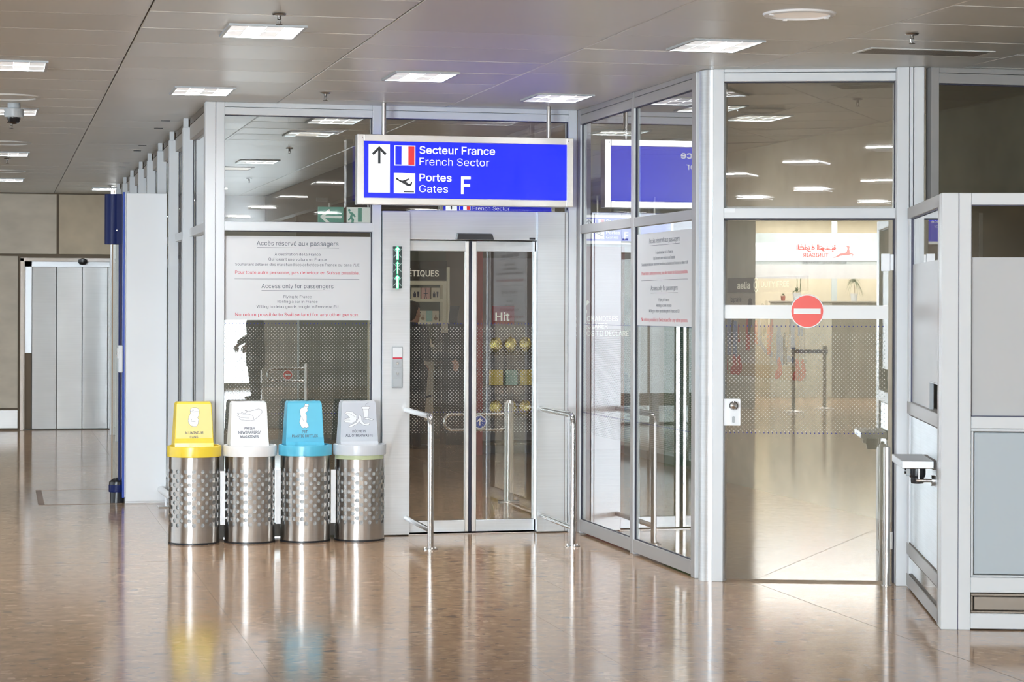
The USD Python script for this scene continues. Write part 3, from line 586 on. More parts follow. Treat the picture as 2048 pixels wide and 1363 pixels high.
# ================================================================== HANGING SIGNS
def arrow_shape(cx, cy, s):
    return union_all([LineString([(cx, cy - s), (cx, cy + .75 * s)]).buffer(.14 * s, cap_style=2), LineString([(cx - .78 * s, cy + .1 * s), (cx, cy + .88 * s), (cx + .78 * s, cy + .1 * s)]).buffer(.14 * s, cap_style=2, join_style=2)])
def plane_shape(cx, cy, s):
    pts = [(-1.0, .52), (-.86, .56), (-.60, .36), (-.30, .25), (-.1, .30), (.42, .50), (.52, .46), (.12, .14), (.42, -.06), (.62, -.06), (.78, .16), (.84, .14), (.78, -.18), (.60, -.34), (.36, -.34), (.0, -.14), (-.5, .14), (-.9, .36)]
    return Polygon([(cx + a * s, cy + b * s) for a, b in pts])
def blue_sign(name, label, x0, x1, y, z0, z1, rods=(), thick=.11, dim=''):
    w, hgt = x1 - x0, z1 - z0; u = w / 1908; v = hgt / 650
    s = thing(name, label, 'sign', 'A', ((x0 + x1) / 2, y, z0))
    X = lambda px: x0 + (px - 60) * u
    Z = lambda py: z1 - (py - 40) * v
    f = .048 * w / 1.57
    part(s, 'frame', [box(x0, x0 + f, y, y + thick, z0, z1, .003), box(x1 - f, x1, y, y + thick, z0, z1, .003), box(x0 + f, x1 - f, y, y + thick, z1 - f, z1, .003), box(x0 + f, x1 - f, y, y + thick, z0, z0 + f, .003)], 'aluminium', smooth=False)
    part(s, 'face', box(x0 + f, x1 - f, y + .008, y + thick - .01, z0 + f, z1 - f), 'sign_blue' + dim, smooth=False, label='lit blue face')
    Y = y + .0075
    part(s, 'arrow_field', upright(poly(sbox(X(157), Z(580), X(343), Z(130))), (0, Y, 0)), 'sign_white' + dim, smooth=False)
    part(s, 'arrow', upright(poly(arrow_shape(X(250), Z(232), 72 * u)), (0, Y - .001, 0)), 'sign_dark', smooth=False)
    fb = part(s, 'flag', upright(poly(sbox(X(380), Z(325), X(565), Z(137))), (0, Y, 0)), 'sign_white', smooth=False, label='blue white red flag')
    part(fb, 'stripe', upright(poly(sbox(X(390), Z(316), X(443), Z(146))), (0, Y - .001, 0)), 'sign_blue', smooth=False)
    part(fb, 'stripe', upright(poly(sbox(X(503), Z(316), X(556), Z(146))), (0, Y - .001, 0)), 'sign_red', smooth=False)
    pf = part(s, 'plane_field', upright(poly(sbox(X(378), Z(583), X(563), Z(395))), (0, Y, 0)), 'sign_white' + dim, smooth=False)
    part(pf, 'plane', upright(poly(plane_shape(X(472), Z(487), 78 * u)), (0, Y - .001, 0)), 'sign_dark', smooth=False)
    part(pf, 'runway_line', upright(poly(sbox(X(466), Z(573), X(553), Z(564))), (0, Y - .001, 0)), 'sign_dark', smooth=False)
    for t, px, wd, py, hh, b in (('Secteur France', 600, 668, 210, 68, True), ('French Sector', 600, 616, 318, 68, False), ('Portes', 600, 284, 465, 66, True), ('Gates', 598, 254, 570, 66, False), ('F', 966, 86, 578, 158, True)):
        part(s, 'lettering', upright(text(t, hh * v, wd * u, 'l', b), (X(px), Y, Z(py))), 'sign_white' + dim, smooth=False)
    part(s, 'screw', [cyl((xx, y, zz), (xx, y - .001, zz), .004, 8) for xx in (x0 + f * .75, x1 - f * .75) for zz in (z1 - f * .45,)], 'grille_dark')
    for r in rods: part(s, 'rod', cyl((r, y + thick / 2, z1), (r, y + thick / 2, zc(y)), .0165), 'steel')
blue_sign('hanging_sign', 'large blue lit French sector sign hung from two rods above the sliding door', 2.457, 4.033, 15.42, 2.372, 2.868, (2.655, 3.862))
blue_sign('hanging_sign', 'smaller blue sign half hidden under the large one, beyond the transom', 3.859, 4.928, 19.5, 2.332, 2.667, (4.0, 4.8), dim='_dim', thick=.09)
blue_sign('hanging_sign', 'blue gates sign inside, seen through the side glass wall', 7.539, 8.852, 28.5, 2.496, 2.884, (7.8, 8.6), dim='_dim')

# ================================================================== NOTICES
def notice(label, o, ex, w, z0, z1, face):
    """o: left edge on the glass, ex: reading direction."""
    o, ex = np.array(o, float), np.array(ex, float); n = np.array([ex[1], -ex[0], 0]); c = o + ex * w / 2
    s = thing('notice', label, 'notice', 'A', (c[0], c[1], z0))
    def q(m, px, py, lift): return upright(m, o + ex * ((px - 48) / 1900 * w) + n * lift + np.array([0, 0, z1 - (py - 62) / 1096 * (z1 - z0)]), face)
    part(s, 'sheet', q(poly(sbox(-w / 2, -(z1 - z0), w / 2, 0), .0006), 998, 62, .0), 'film_grey', smooth=False)
    k = (z1 - z0) / 1096
    for t, wd, py, cap, mt, b in (('Accès réservé aux passagers', 1045, 183, 56, 'ink_grey', False), ('À destination de la France', 588, 314, 34, 'ink_grey', False), ('Qui louent une voiture en France', 745, 380, 36, 'ink_grey', False), ('Souhaitant détaxer des marchandises achetées en France ou dans l’UE', 1590, 448, 34, 'ink_grey', False),
                                  ('Pour toute autre personne, pas de retour en Suisse possible.', 1590, 556, 40, 'ink_red', False), ('Access only for passengers', 920, 740, 54, 'ink_grey', False), ('Flying to France', 356, 868, 34, 'ink_grey', False), ('Renting a car in France', 515, 933, 34, 'ink_grey', False),
                                  ('Willing to detax goods bought in France or EU', 1045, 1000, 36, 'ink_grey', False), ('No return possible to Switzerland for any other person.', 1585, 1106, 42, 'ink_red', False)):
        part(s, 'text_line', q(text(t, cap * k, wd / 1900 * w, 'c', b, depth=.0004), 998, py, .0007), mt, smooth=False)
    for px0, px1, py in ((478, 1528, 212), (196, 1792, 621), (538, 1464, 773)):
        part(s, 'rule', q(poly(sbox(-(px1 - px0) / 3800 * w, -.0012, (px1 - px0) / 3800 * w, .0012), .0004), (px0 + px1) / 2, py, .0007), 'ink_grey', smooth=False)
notice('white access notice in French and English on the glass above the bins', (1.543, YF + .0475, 0), (1, 0, 0), 1.066, 1.551, 2.150, 0)
notice('white access notice on the side glass wall, seen at a slant', (XP + .0175, 14.16, 0), (0, -1, 0), 1.21, 1.53, 2.135, -90)

# ================================================================== BINS
def bin_shell(r=.175, z0=.012, z1=.64, t=.0015):
    n = 36; dz = .0308; zs = .505 + dz / 2 - 13 * dz; v, f = [], []
    def at(a, z, rr): return (rr * math.cos(a), rr * math.sin(a), z)
    def quad(a0, a1, za, zb, rr, flip):
        for (p, q) in ((a0, (a0 + a1) / 2), ((a0 + a1) / 2, a1)):
            k = len(v); v.extend([at(p, za, rr), at(q, za, rr), at(q, zb, rr), at(p, zb, rr)])
            f.extend([[k, k + 2, k + 1], [k, k + 3, k + 2]] if flip else [[k, k + 1, k + 2], [k, k + 2, k + 3]])
    da = 2 * PI / n; hr = .0145
    for i in range(n):
        a0 = i * da
        for rr, flip in ((r, False), (r - t, True)):
            quad(a0, a0 + da, z0, zs, rr, flip); quad(a0, a0 + da, zs + 13 * dz, z1, rr, flip)
        for j in range(13):
            za = zs + j * dz
            if (i + j) % 2:
                for rr, flip in ((r, False), (r - t, True)): quad(a0, a0 + da, za, za + dz, rr, flip)
            else:
                ac, zcn = a0 + da / 2, za + dz / 2; sq = []
                for k in range(16):
                    th = 2 * PI * k / 16 ; c, s = math.cos(th), math.sin(th); mx = max(abs(c), abs(s)); sq.append((c / mx, s / mx, c, s))
                for rr, flip in ((r, False), (r - t, True)):
                    k0 = len(v)
                    for (sx, sy, c, s) in sq: v.append(at(ac + sx * da / 2, zcn + sy * dz / 2, rr)); v.append(at(ac + c * hr / r, zcn + s * hr, rr))
                    for k in range(16):
                        A, B, C, D = k0 + 2 * k, k0 + 2 * k + 1, k0 + 2 * ((k + 1) % 16) + 1, k0 + 2 * ((k + 1) % 16)
                        f.extend([[A, C, B], [A, D, C]] if not flip else [[A, B, C], [A, C, D]])
    m = trimesh.Trimesh(v, f, process=False); m.merge_vertices(digits_vertex=5); m.invert() if m.face_normals[0] @ np.array([*m.triangles_center[0][:2], 0]) < 0 else None
    return m
SHELL = bin_shell()
def px_poly(pts, s, cx, cy): return [((x - cx) * s, (cy - y) * s) for x, y in pts]
S8 = 1 / 8.017 * .00352                    # zoomed drawing units -> metres on the hood
PICTO = {
 'can': ([[(500, 300), (530, 283), (590, 283), (628, 310), (632, 360), (625, 410), (608, 440), (622, 470), (615, 540), (590, 580), (550, 585), (500, 570), (465, 530), (455, 490), (470, 420), (495, 370), (488, 330)]],
         [[(488, 335), (540, 350), (632, 345)], [(500, 400), (540, 405)], [(515, 465), (505, 500), (570, 505)], [(532, 322), (538, 322)]], (548, 545), True),
 'paper': ([[(1340, 492), (1270, 480), (1255, 460), (1275, 440), (1240, 425), (1220, 408), (1250, 400), (1225, 375), (1300, 385), (1290, 365), (1345, 380), (1385, 355), (1340, 325), (1400, 348), (1480, 335), (1560, 308), (1610, 325), (1625, 360), (1590, 410), (1490, 490), (1440, 500)]],
           [[(1310, 395), (1400, 395), (1460, 410), (1490, 445), (1480, 490)], [(1280, 445), (1340, 450), (1415, 455)]], (1416, 545), False),
 'bottle': ([[(440, 245), (500, 262), (495, 290), (475, 320), (482, 360), (445, 400), (465, 430), (465, 500), (460, 540), (490, 590), (495, 620), (460, 638), (430, 630), (400, 640), (375, 620), (345, 550), (350, 520), (368, 450), (355, 390), (355, 340), (390, 310), (425, 295)]],
            [[(432, 290), (490, 292)], [(380, 450), (410, 520)]], (432, 560), True),
 'waste': ([[(1115, 405), (1150, 375), (1240, 385), (1305, 440), (1305, 500), (1290, 540), (1230, 565), (1120, 555), (1095, 515), (1115, 495), (1195, 478)], [(1390, 310), (1410, 298), (1510, 300), (1525, 315), (1505, 345), (1490, 480), (1425, 480), (1410, 345)],
            [(1340, 450), (1365, 430), (1385, 470), (1390, 520), (1430, 575), (1500, 570), (1525, 565), (1500, 600), (1430, 605), (1380, 580), (1345, 540), (1320, 580), (1220, 630), (1175, 635), (1185, 610), (1300, 555), (1330, 500)], [(1415, 500), (1480, 478), (1585, 512), (1550, 525), (1480, 505), (1420, 515)]],
           [[(1452, 295), (1458, 258), (1505, 238)], [(1410, 345), (1505, 345)], [(1120, 410), (1200, 415), (1290, 470)], [(1105, 515), (1200, 520)]], (1345, 560), True)}
def make_bin(label, x, y, ring, pale, icon, lines, extra=None):
    b = thing('recycling_bin', label, 'bin', 'A', (x, y, 0))
    m = SHELL.copy(); m.apply_translation((x, y, 0)); part(b, 'body', m, 'bin_steel', smooth=35, label='perforated steel drum')
    part(b, 'base', lathe([(0, 0), (.178, 0), (.1785, .012), (.17, .014), (0, .014)], (x, y, 0), 40), 'black_plastic')
    part(b, 'liner', lathe([(0, .05), (.155, .05), (.163, .2), (.166, .6), (.15, .60), (0, .58)], (x, y, 0), 30), 'bin_bag')
    part(b, 'ring', lathe([(.172, .604), (.186, .604), (.188, .608), (.188, .672), (.185, .678), (.172, .678), (.168, .668), (.168, .64), (.172, .604)], (x, y, 0), 48), ring)
    # hood: a leaning shield whose cheeks widen towards the ring
    yb = y + .125; yf = y + .015
    pts = [(-.136, .660), (.136, .660), (.122, .960), (-.122, .960), (.112, .978), (-.112, .978)]
    bk = [(-.150, .660), (.150, .660), (.130, .966), (-.130, .966), (.119, .981), (-.119, .981)]
    hood = hull([(x + a, yf + (z - .66) * .10, z) for a, z in pts] + [(x + a, yb, z) for a, z in bk])
    hd = part(b, 'hood', hood, ring, smooth=False, label='upright hood with pictogram')
    part(b, 'scoop', hull([(x + sx * .134, yf - dy, z) for sx in (-1, 1) for dy, z in ((.002, .662), (.030, .662), (.024, .670), (.010, .680), (.002, .694))]), ring, smooth=20)
    tilt = math.atan(.10)
    def onface(mm, zz, lift=.001):
        mm = mm.copy(); mm.apply_transform(FRONT); mm.apply_transform(trimesh.transformations.rotation_matrix(-tilt, [1, 0, 0])); mm.apply_translation((x, yf + (zz - .66) * .10 - lift, zz)); return mm
    part(hd, 'face_sheet', onface(poly(Polygon([(-.128, -.105), (.128, -.105), (.117, .135), (-.117, .135)]), .0005), .830, .0006), pale, smooth=False)
    fills, strokes, (cx, cy), white = PICTO[icon]
    P = [Polygon(px_poly(q, S8, cx, cy)).buffer(0) for q in fills]
    zi = .825
    if white: part(hd, 'pictogram_fill', onface(poly(union_all(P), .0004), zi, .0012), 'bin_white_pale', smooth=False)
    out = union_all([q.exterior.buffer(.0008) for q in P] + [LineString(px_poly(q, S8, cx, cy)).buffer(.0007) for q in strokes])
    if icon == 'can': out = union_all([out, Point(*px_poly([(535, 322)], S8, cx, cy)[0]).buffer(.004)])
    part(hd, 'pictogram_line', onface(poly(out, .0005), zi, .0016), 'ink_grey', smooth=False)
    for k, (t, w) in enumerate(lines):
        part(hd, 'lettering', onface(text(t, .0178, w, 'c', True, depth=.0004), .760 - .0295 * k - (.004 if len(lines) == 2 else -.024), .0014), 'ink_grey', smooth=False)
    if extra: part(b, 'bag_edge', lathe([(.177, .575), (.179, .58), (.180, .604), (.178, .605)], (x, y, 0), 24, PI + .1, PI + 2.6), 'green_bag')
make_bin('steel bin with yellow ring and hood for aluminium cans', 1.324, 15.490, 'bin_yellow', 'bin_yellow_pale', 'can', [('ALUMINIUM', .128), ('CANS', .058)])
make_bin('steel bin with white ring and hood for newspapers and magazines', 1.711, 15.488, 'bin_white', 'bin_white_pale', 'paper', [('PAPIER', .077), ('NEWSPAPERS/', .155), ('MAGAZINES', .127)])
make_bin('steel bin with light blue ring and hood for plastic bottles', 2.102, 15.486, 'bin_blue', 'bin_blue_pale', 'bottle', [('PET', .038), ('PLASTIC BOTTLES', .183)])
make_bin('steel bin with grey ring and hood for all other waste', 2.489, 15.484, 'bin_grey', 'bin_grey_pale', 'waste', [('DÉCHETS', .098), ('ALL OTHER WASTE', .196)], extra=True)

# ================================================================== BOOTH
BX0, BX1, BY0, BY1 = 1.322, 3.2, 11.47, 13.225
bt = thing('booth', 'white-framed control booth with frosted panels at the right edge', 'booth', 'B', (2.2, 12.3, 0))
def bb(name, x0, x1, y0, y1, z0, z1, mat, b=.003, **k): return part(bt, name, box(x0, x1, y0, y1, z0, z1, b), mat, smooth=False, **k)
bb('post', 1.322, 1.407, BY0, BY0 + .12, 0, 2.243, 'white_frame'); bb('post', 1.410, 1.472, BY0, BY0 + .10, 0, 2.242, 'white_frame')
part(bt, 'post_seam', box(1.407, 1.410, BY0 + .004, BY0 + .1, 0, 2.24), 'frame_seam', smooth=False)
for z0, z1 in ((2.181, 2.242), (1.033, 1.094), (.192, .270), (.006, .085)): bb('rail', 1.472, BX1, BY0 + .004, BY0 + .10, z0, z1, 'white_frame')
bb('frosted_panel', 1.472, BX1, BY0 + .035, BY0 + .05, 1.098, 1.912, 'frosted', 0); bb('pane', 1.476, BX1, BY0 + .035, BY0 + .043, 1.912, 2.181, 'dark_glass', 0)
part(bt, 'gasket', [box(1.472, BX1, BY0 + .02, BY0 + .035, 2.176, 2.181), box(1.472, BX1, BY0 + .02, BY0 + .035, 1.094, 1.098), box(1.472, 1.476, BY0 + .02, BY0 + .035, .27, 2.18)], 'frame_seam', smooth=False)
bb('lower_panel', 1.492, BX1, BY0 + .022, BY0 + .05, .284, 1.012, 'booth_panel', .004)
part(bt, 'bead', [box(1.472, BX1, BY0 + .012, BY0 + .04, 1.018, 1.032, .003), box(1.474, 1.487, BY0 + .012, BY0 + .04, .27, 1.018, .003), box(1.472, BX1, BY0 + .012, BY0 + .04, .271, .281, .003)], 'white_frame', smooth=False)
bb('vent_plate', 1.490, BX1, BY0 + .012, BY0 + .05, .100, .172, 'vent_brown', .004, label='brown vent plate')
part(bt, 'vent_frame', [box(1.474, BX1, BY0 + .008, BY0 + .03, .174, .188, .003), box(1.474, BX1, BY0 + .008, BY0 + .03, .086, .098, .003), box(1.474, 1.486, BY0 + .008, BY0 + .03, .098, .174, .003)], 'vent_brown', smooth=False)
# left side
for z0, z1 in ((2.176, 2.243), (1.026, 1.100), (.194, .266), (.008, .083)): bb('side_rail', BX0, BX0 + .06, BY0 + .12, BY1, z0, z1, 'shaded_grey_frame')
bb('side_post', BX0, BX0 + .06, BY0 + .12, BY0 + .185, 0, 2.2, 'shaded_grey_frame')
bb('side_post', BX0 + .002, BX0 + .06, BY1 - .10, BY1, 0, 2.2, 'white_frame')
bb('side_pane', BX0 + .02, BX0 + .028, BY0 + .185, BY1 - .1, 1.906, 2.176, 'pane_glass', 0)
part(bt, 'side_gasket', [box(BX0 + .012, BX0 + .02, BY1 - .112, BY1 - .10, 1.10, 2.176), box(BX0 + .012, BX0 + .02, BY0 + .185, BY1 - .1, 2.170, 2.176)], 'frame_seam', smooth=False)
part(bt, 'side_frosted_panel', [box(BX0 + .02, BX0 + .032, 12.155, BY1 - .1, 1.10, 1.906), box(BX0 + .02, BX0 + .032, 11.70, 12.155, 1.248, 1.906), box(BX0 + .02, BX0 + .032, BY0 + .185, 11.70, 1.10, 1.906)], 'frosted', smooth=False, label='frosted panel with a transaction opening')
part(bt, 'opening_trim', [box(BX0 + .014, BX0 + .036, 12.150, 12.160, 1.10, 1.25), box(BX0 + .014, BX0 + .036, 11.70, 12.16, 1.246, 1.252)], 'grey_plastic', smooth=False)
bb('side_steel_panel', BX0 + .012, BX0 + .03, BY0 + .185, BY1 - .05, .270, 1.022, 'steel_brushed', .002)
bb('side_steel_strip', BX0 + .014, BX0 + .03, BY0 + .185, BY1 - .05, .087, .190, 'mirror_steel', 0, label='polished steel strip')
for z in (1.024, .268, .192, .085): part(bt, 'side_shadow_gap', box(BX0 + .004, BX0 + .03, BY0 + .185, BY1 - .1, z - .004, z + .004), 'grille_dark', smooth=False)
part(bt, 'inner_post', [box(1.62, 1.66, 13.05, 13.09, 0, 2.2), box(1.70, 1.72, 12.9, 12.92, 1.1, 2.2)], 'shaded_grey_frame', smooth=False)
part(bt, 'inner_counter', box(1.40, 3.1, 11.6, 12.3, 1.02, 1.06), 'black_plastic', smooth=False)
sh = thing('shelf', 'brushed steel shelf on the left side of the booth', 'shelf', 'B', (1.235, 12.04, .80))
part(sh, 'board', box(1.150, 1.318, 11.765, 12.315, .803, .845, .003), 'steel_flat', smooth=False)
part(sh, 'bracket', [box(1.318, 1.334, 11.80, 12.28, .795, .845)], 'grille_dark', smooth=False)
tr = thing('tripod_head', 'black scanner unit on a steel arm hanging under the booth shelf', 'scanner', 'B', (1.25, 11.95, .71))
part(tr, 'body', [lathe([(0, .745), (.040, .745), (.045, .76), (.045, .80), (0, .80)], (1.25, 11.95, 0), 26), lathe([(0, .712), (.031, .712), (.034, .718), (.036, .745), (0, .745)], (1.25, 11.95, 0), 26)], 'black_plastic')
part(tr, 'cover', box(1.190, 1.212, 11.92, 11.98, .752, .803, .004), 'grey_plastic')
part(tr, 'button', [cyl((1.19, 11.95, z), (1.183, 11.95, z), .007, 10) for z in (.77, .787)], 'black_plastic')
part(tr, 'arm', [cyl((1.238, 11.88, .733), (1.316, 11.88, .733), .0095), cyl((1.252, 11.88, .733), (1.252, 11.88, .803), .0045)], 'steel_polished')
part(tr, 'wall_plate', cyl((1.316, 11.88, .733), (1.333, 11.88, .733), .028), 'steel_polished')

# ================================================================== CEILING FITTINGS
def make_light(label, x, y, cells, w=.40, d=.52):
    z = zc(y)
    l = thing('ceiling_light', label, 'ceiling light', 'A', (x, y, z), 'square recessed ceiling lights' if not label.startswith('x') else None)
    stage.GetPrimAtPath(l).SetCustomDataByKey('group', ''); stage.GetPrimAtPath(l).ClearCustomDataByKey('group')
    g = lambda *a: box(*a)
    fr = .016
    part(l, 'frame', [g(x - w / 2, x + w / 2, y - d / 2, y - d / 2 + fr, z - .012, z + .004), g(x - w / 2, x + w / 2, y + d / 2 - fr, y + d / 2, z - .012, z + .004), g(x - w / 2, x - w / 2 + fr, y - d / 2 + fr, y + d / 2 - fr, z - .012, z + .004), g(x + w / 2 - fr, x + w / 2, y - d / 2 + fr, y + d / 2 - fr, z - .012, z + .004)], 'grey_plastic', smooth=False)
    cw = (w - 2 * fr) / 4
    for k, c in enumerate(cells):
        part(l, 'diffuser', g(x - w / 2 + fr + k * cw + .0008, x - w / 2 + fr + (k + 1) * cw - .0008, y - d / 2 + fr, y + d / 2 - fr, z - .005, z), {'1': ('lamp_on', 'lamp_mid')[(k * 3 + int(x * 7)) % 2], '0': 'lamp_dim', 'h': 'lamp_half'}[c], smooth=False)
    part(l, 'divider', [g(x - w / 2 + fr, x + w / 2 - fr, y - .003, y + .003, z - .008, z - .004)], 'light_plastic', smooth=False)
LT = [('lit square ceiling light nearest the camera at upper left', 1.325, 11.45, '1111'), ('lit square ceiling light just in front of the left glazed bay', 1.315, 14.85, '1111'), ('lit square ceiling light above the left half of the hanging sign', 2.548, 13.52, '0111'),
      ('lit square ceiling light above the right half of the hanging sign', 3.730, 14.71, '0111'), ('lit square ceiling light in front of the no-entry door', 3.790, 11.45, '0111'), ('lit square ceiling light at the left edge, nearest of its row', .075, 13.51, '1110'),
      ('lit square ceiling light behind the dome camera at left edge', .075, 16.84, '1111'), ('lit square ceiling light at the left edge, third of its row', .075, 21.83, '1111'), ('lit square ceiling light at the left edge, farthest of its row', .075, 26.6, '1110'),
      ('lit square ceiling light at the far end above the blue gate housing', 1.33, 28.5, '1110'), ('lit square ceiling light just behind the left glazed bay', 2.535, 17.03, '1110'), ('dim square ceiling light second behind the left glazed bay', 2.535, 18.46, '0hh0'), ('lit square ceiling light added inside, just behind the no-entry door head, to brighten the room', 5.0, 15.2, '1110'),  # light at the no-entry door head: added to brighten the inner room
      ('lit square ceiling light deep behind the left glazed bay', 2.54, 22.35, '0111'), ('dim square ceiling light beside the deep lit one behind the left bay', 2.42, 23.6, 'hhhh'), ('lit square ceiling light inside, above the sign seen through the transom', 3.75, 19.3, '0111'),
      ('lit square ceiling light seen far inside left of the sign', 3.78, 26.0, '0111'), ('lit square ceiling light inside behind the side glass wall', 5.0, 17.6, '1110'), ('lit square ceiling light inside above the no-entry door', 5.6, 15.9, '0111')]
for a in LT: make_light(*a)
def disc_speaker(label, x, y, r, big=False):
    z = zc(y); d = thing('ceiling_speaker' if not big else 'downlight', label, 'speaker' if not big else 'downlight', 'A', (x, y, z))
    part(d, 'rim', lathe([(r * .80, z - .004), (r * .84, z - .014), (r * .97, z - .010), (r, z), (r * .8, z)], (x, y, 0), 44), 'light_plastic' if big else 'ceiling_paint')
    part(d, 'dish', lathe([(0, z - .003), (r * .5, z - .0035), (r * .82, z - .005), (r * .82, z)], (x, y, 0), 44), 'dish_white' if big else 'ceiling_paint')
    if big: part(d, 'clip', [box(x + r * .86 * math.cos(a) - .012, x + r * .86 * math.cos(a) + .012, y + r * .86 * math.sin(a) - .008, y + r * .86 * math.sin(a) + .008, z - .018, z - .008, .003) for a in (.2, 1.7, 3.3)], 'light_plastic')
disc_speaker('large round white downlight at upper right of the ceiling', 3.775, 10.11, .178, True)
for lab, y in (('round ceiling disc above the dome camera at left edge', 15.65), ('round ceiling disc at left edge, second from the camera', 20.3), ('round ceiling disc at left edge, farthest', 24.85)): disc_speaker(lab, .06, y, .215)
disc_speaker('round ceiling disc inside behind the side glass wall', 5.1, 19.6, .17)
def sprinkler(label, x, y):
    z = zc(y); s = thing('sprinkler', label, 'sprinkler', 'A', (x, y, z))
    part(s, 'rosette', lathe([(0, z - .002), (.036, z - .003), (.030, z - .010), (.012, z - .013), (0, z - .013)], (x, y, 0), 22), 'chrome_dark')
    part(s, 'body', [lathe([(0, z - .01), (.009, z - .012), (.010, z - .028), (.006, z - .032), (0, z - .032)], (x, y, 0), 14), tube([(x - .009, y, z - .03), (x - .007, y, z - .045), (x - .003, y, z - .052)], .0022, 6), tube([(x + .009, y, z - .03), (x + .007, y, z - .045), (x + .003, y, z - .052)], .0022, 6)], 'chrome_dark')
    part(s, 'deflector', lathe([(0, z - .054), (.016, z - .053), (.016, z - .055), (0, z - .058)], (x, y, 0), 14), 'grille_dark')
for a in (('small sprinkler head beside the nearest ceiling light at top left', 1.325, 10.75), ('small sprinkler head above the glazed bay left of the sign', 2.135, 14.78), ('small sprinkler head at upper right near the air grille', 4.615, 10.70), ('small sprinkler head at left edge below the dome camera', .085, 17.9), ('small sprinkler head at left edge far back', .07, 22.55),
          ('small sprinkler head on the ceiling light far back by the blue housing', 1.33, 27.7), ('small sprinkler head inside behind the left glazed bay', 2.6, 20.3), ('small sprinkler head inside far behind the left bay', 2.8, 25.5), ('small sprinkler head inside behind the side glass wall', 4.9, 21.5)): sprinkler(*a)
dc = thing('dome_camera', 'grey dome surveillance camera hanging from the ceiling at left edge', 'camera', 'A', (.095, 16.2, 2.9))
zz = zc(16.2)
part(dc, 'mount', lathe([(0, zz), (.045, zz), (.046, zz - .035), (.052, zz - .04), (.068, zz - .042), (.070, zz - .09), (.064, zz - .102), (0, zz - .102)], (.095, 16.2, 0), 32), 'grey_plastic')
part(dc, 'dome', lathe([(.047, zz - .10), (.046, zz - .115), (.036, zz - .137), (.018, zz - .148), (0, zz - .150)], (.095, 16.2, 0), 28), 'black_gloss')
ag = thing('air_grille', 'long brown air grille in the ceiling at upper right', 'vent', 'A', (5.02, 11.48, 3.07))
zg = zc(11.48)
part(ag, 'frame', [box(4.655, 5.395, 11.352, 11.372, zg - .006, zg), box(4.655, 5.395, 11.60, 11.62, zg - .006, zg), box(4.655, 4.675, 11.372, 11.60, zg - .006, zg), box(5.375, 5.395, 11.372, 11.60, zg - .006, zg)], 'ceiling_paint', smooth=False)
part(ag, 'backing', box(4.675, 5.375, 11.372, 11.60, zg - .001, zg), 'grille_dark', smooth=False)
for k in range(10): part(ag, 'slat', box(4.675, 5.375, 11.378 + k * .0225, 11.386 + k * .0225, zg - .006, zg - .001), 'vent_brown', smooth=False)
for k in range(34): part(ag, 'rib', box(4.68 + k * .0208, 4.685 + k * .0208, 11.372, 11.60, zg - .0045, zg - .001), 'vent_brown', smooth=False)

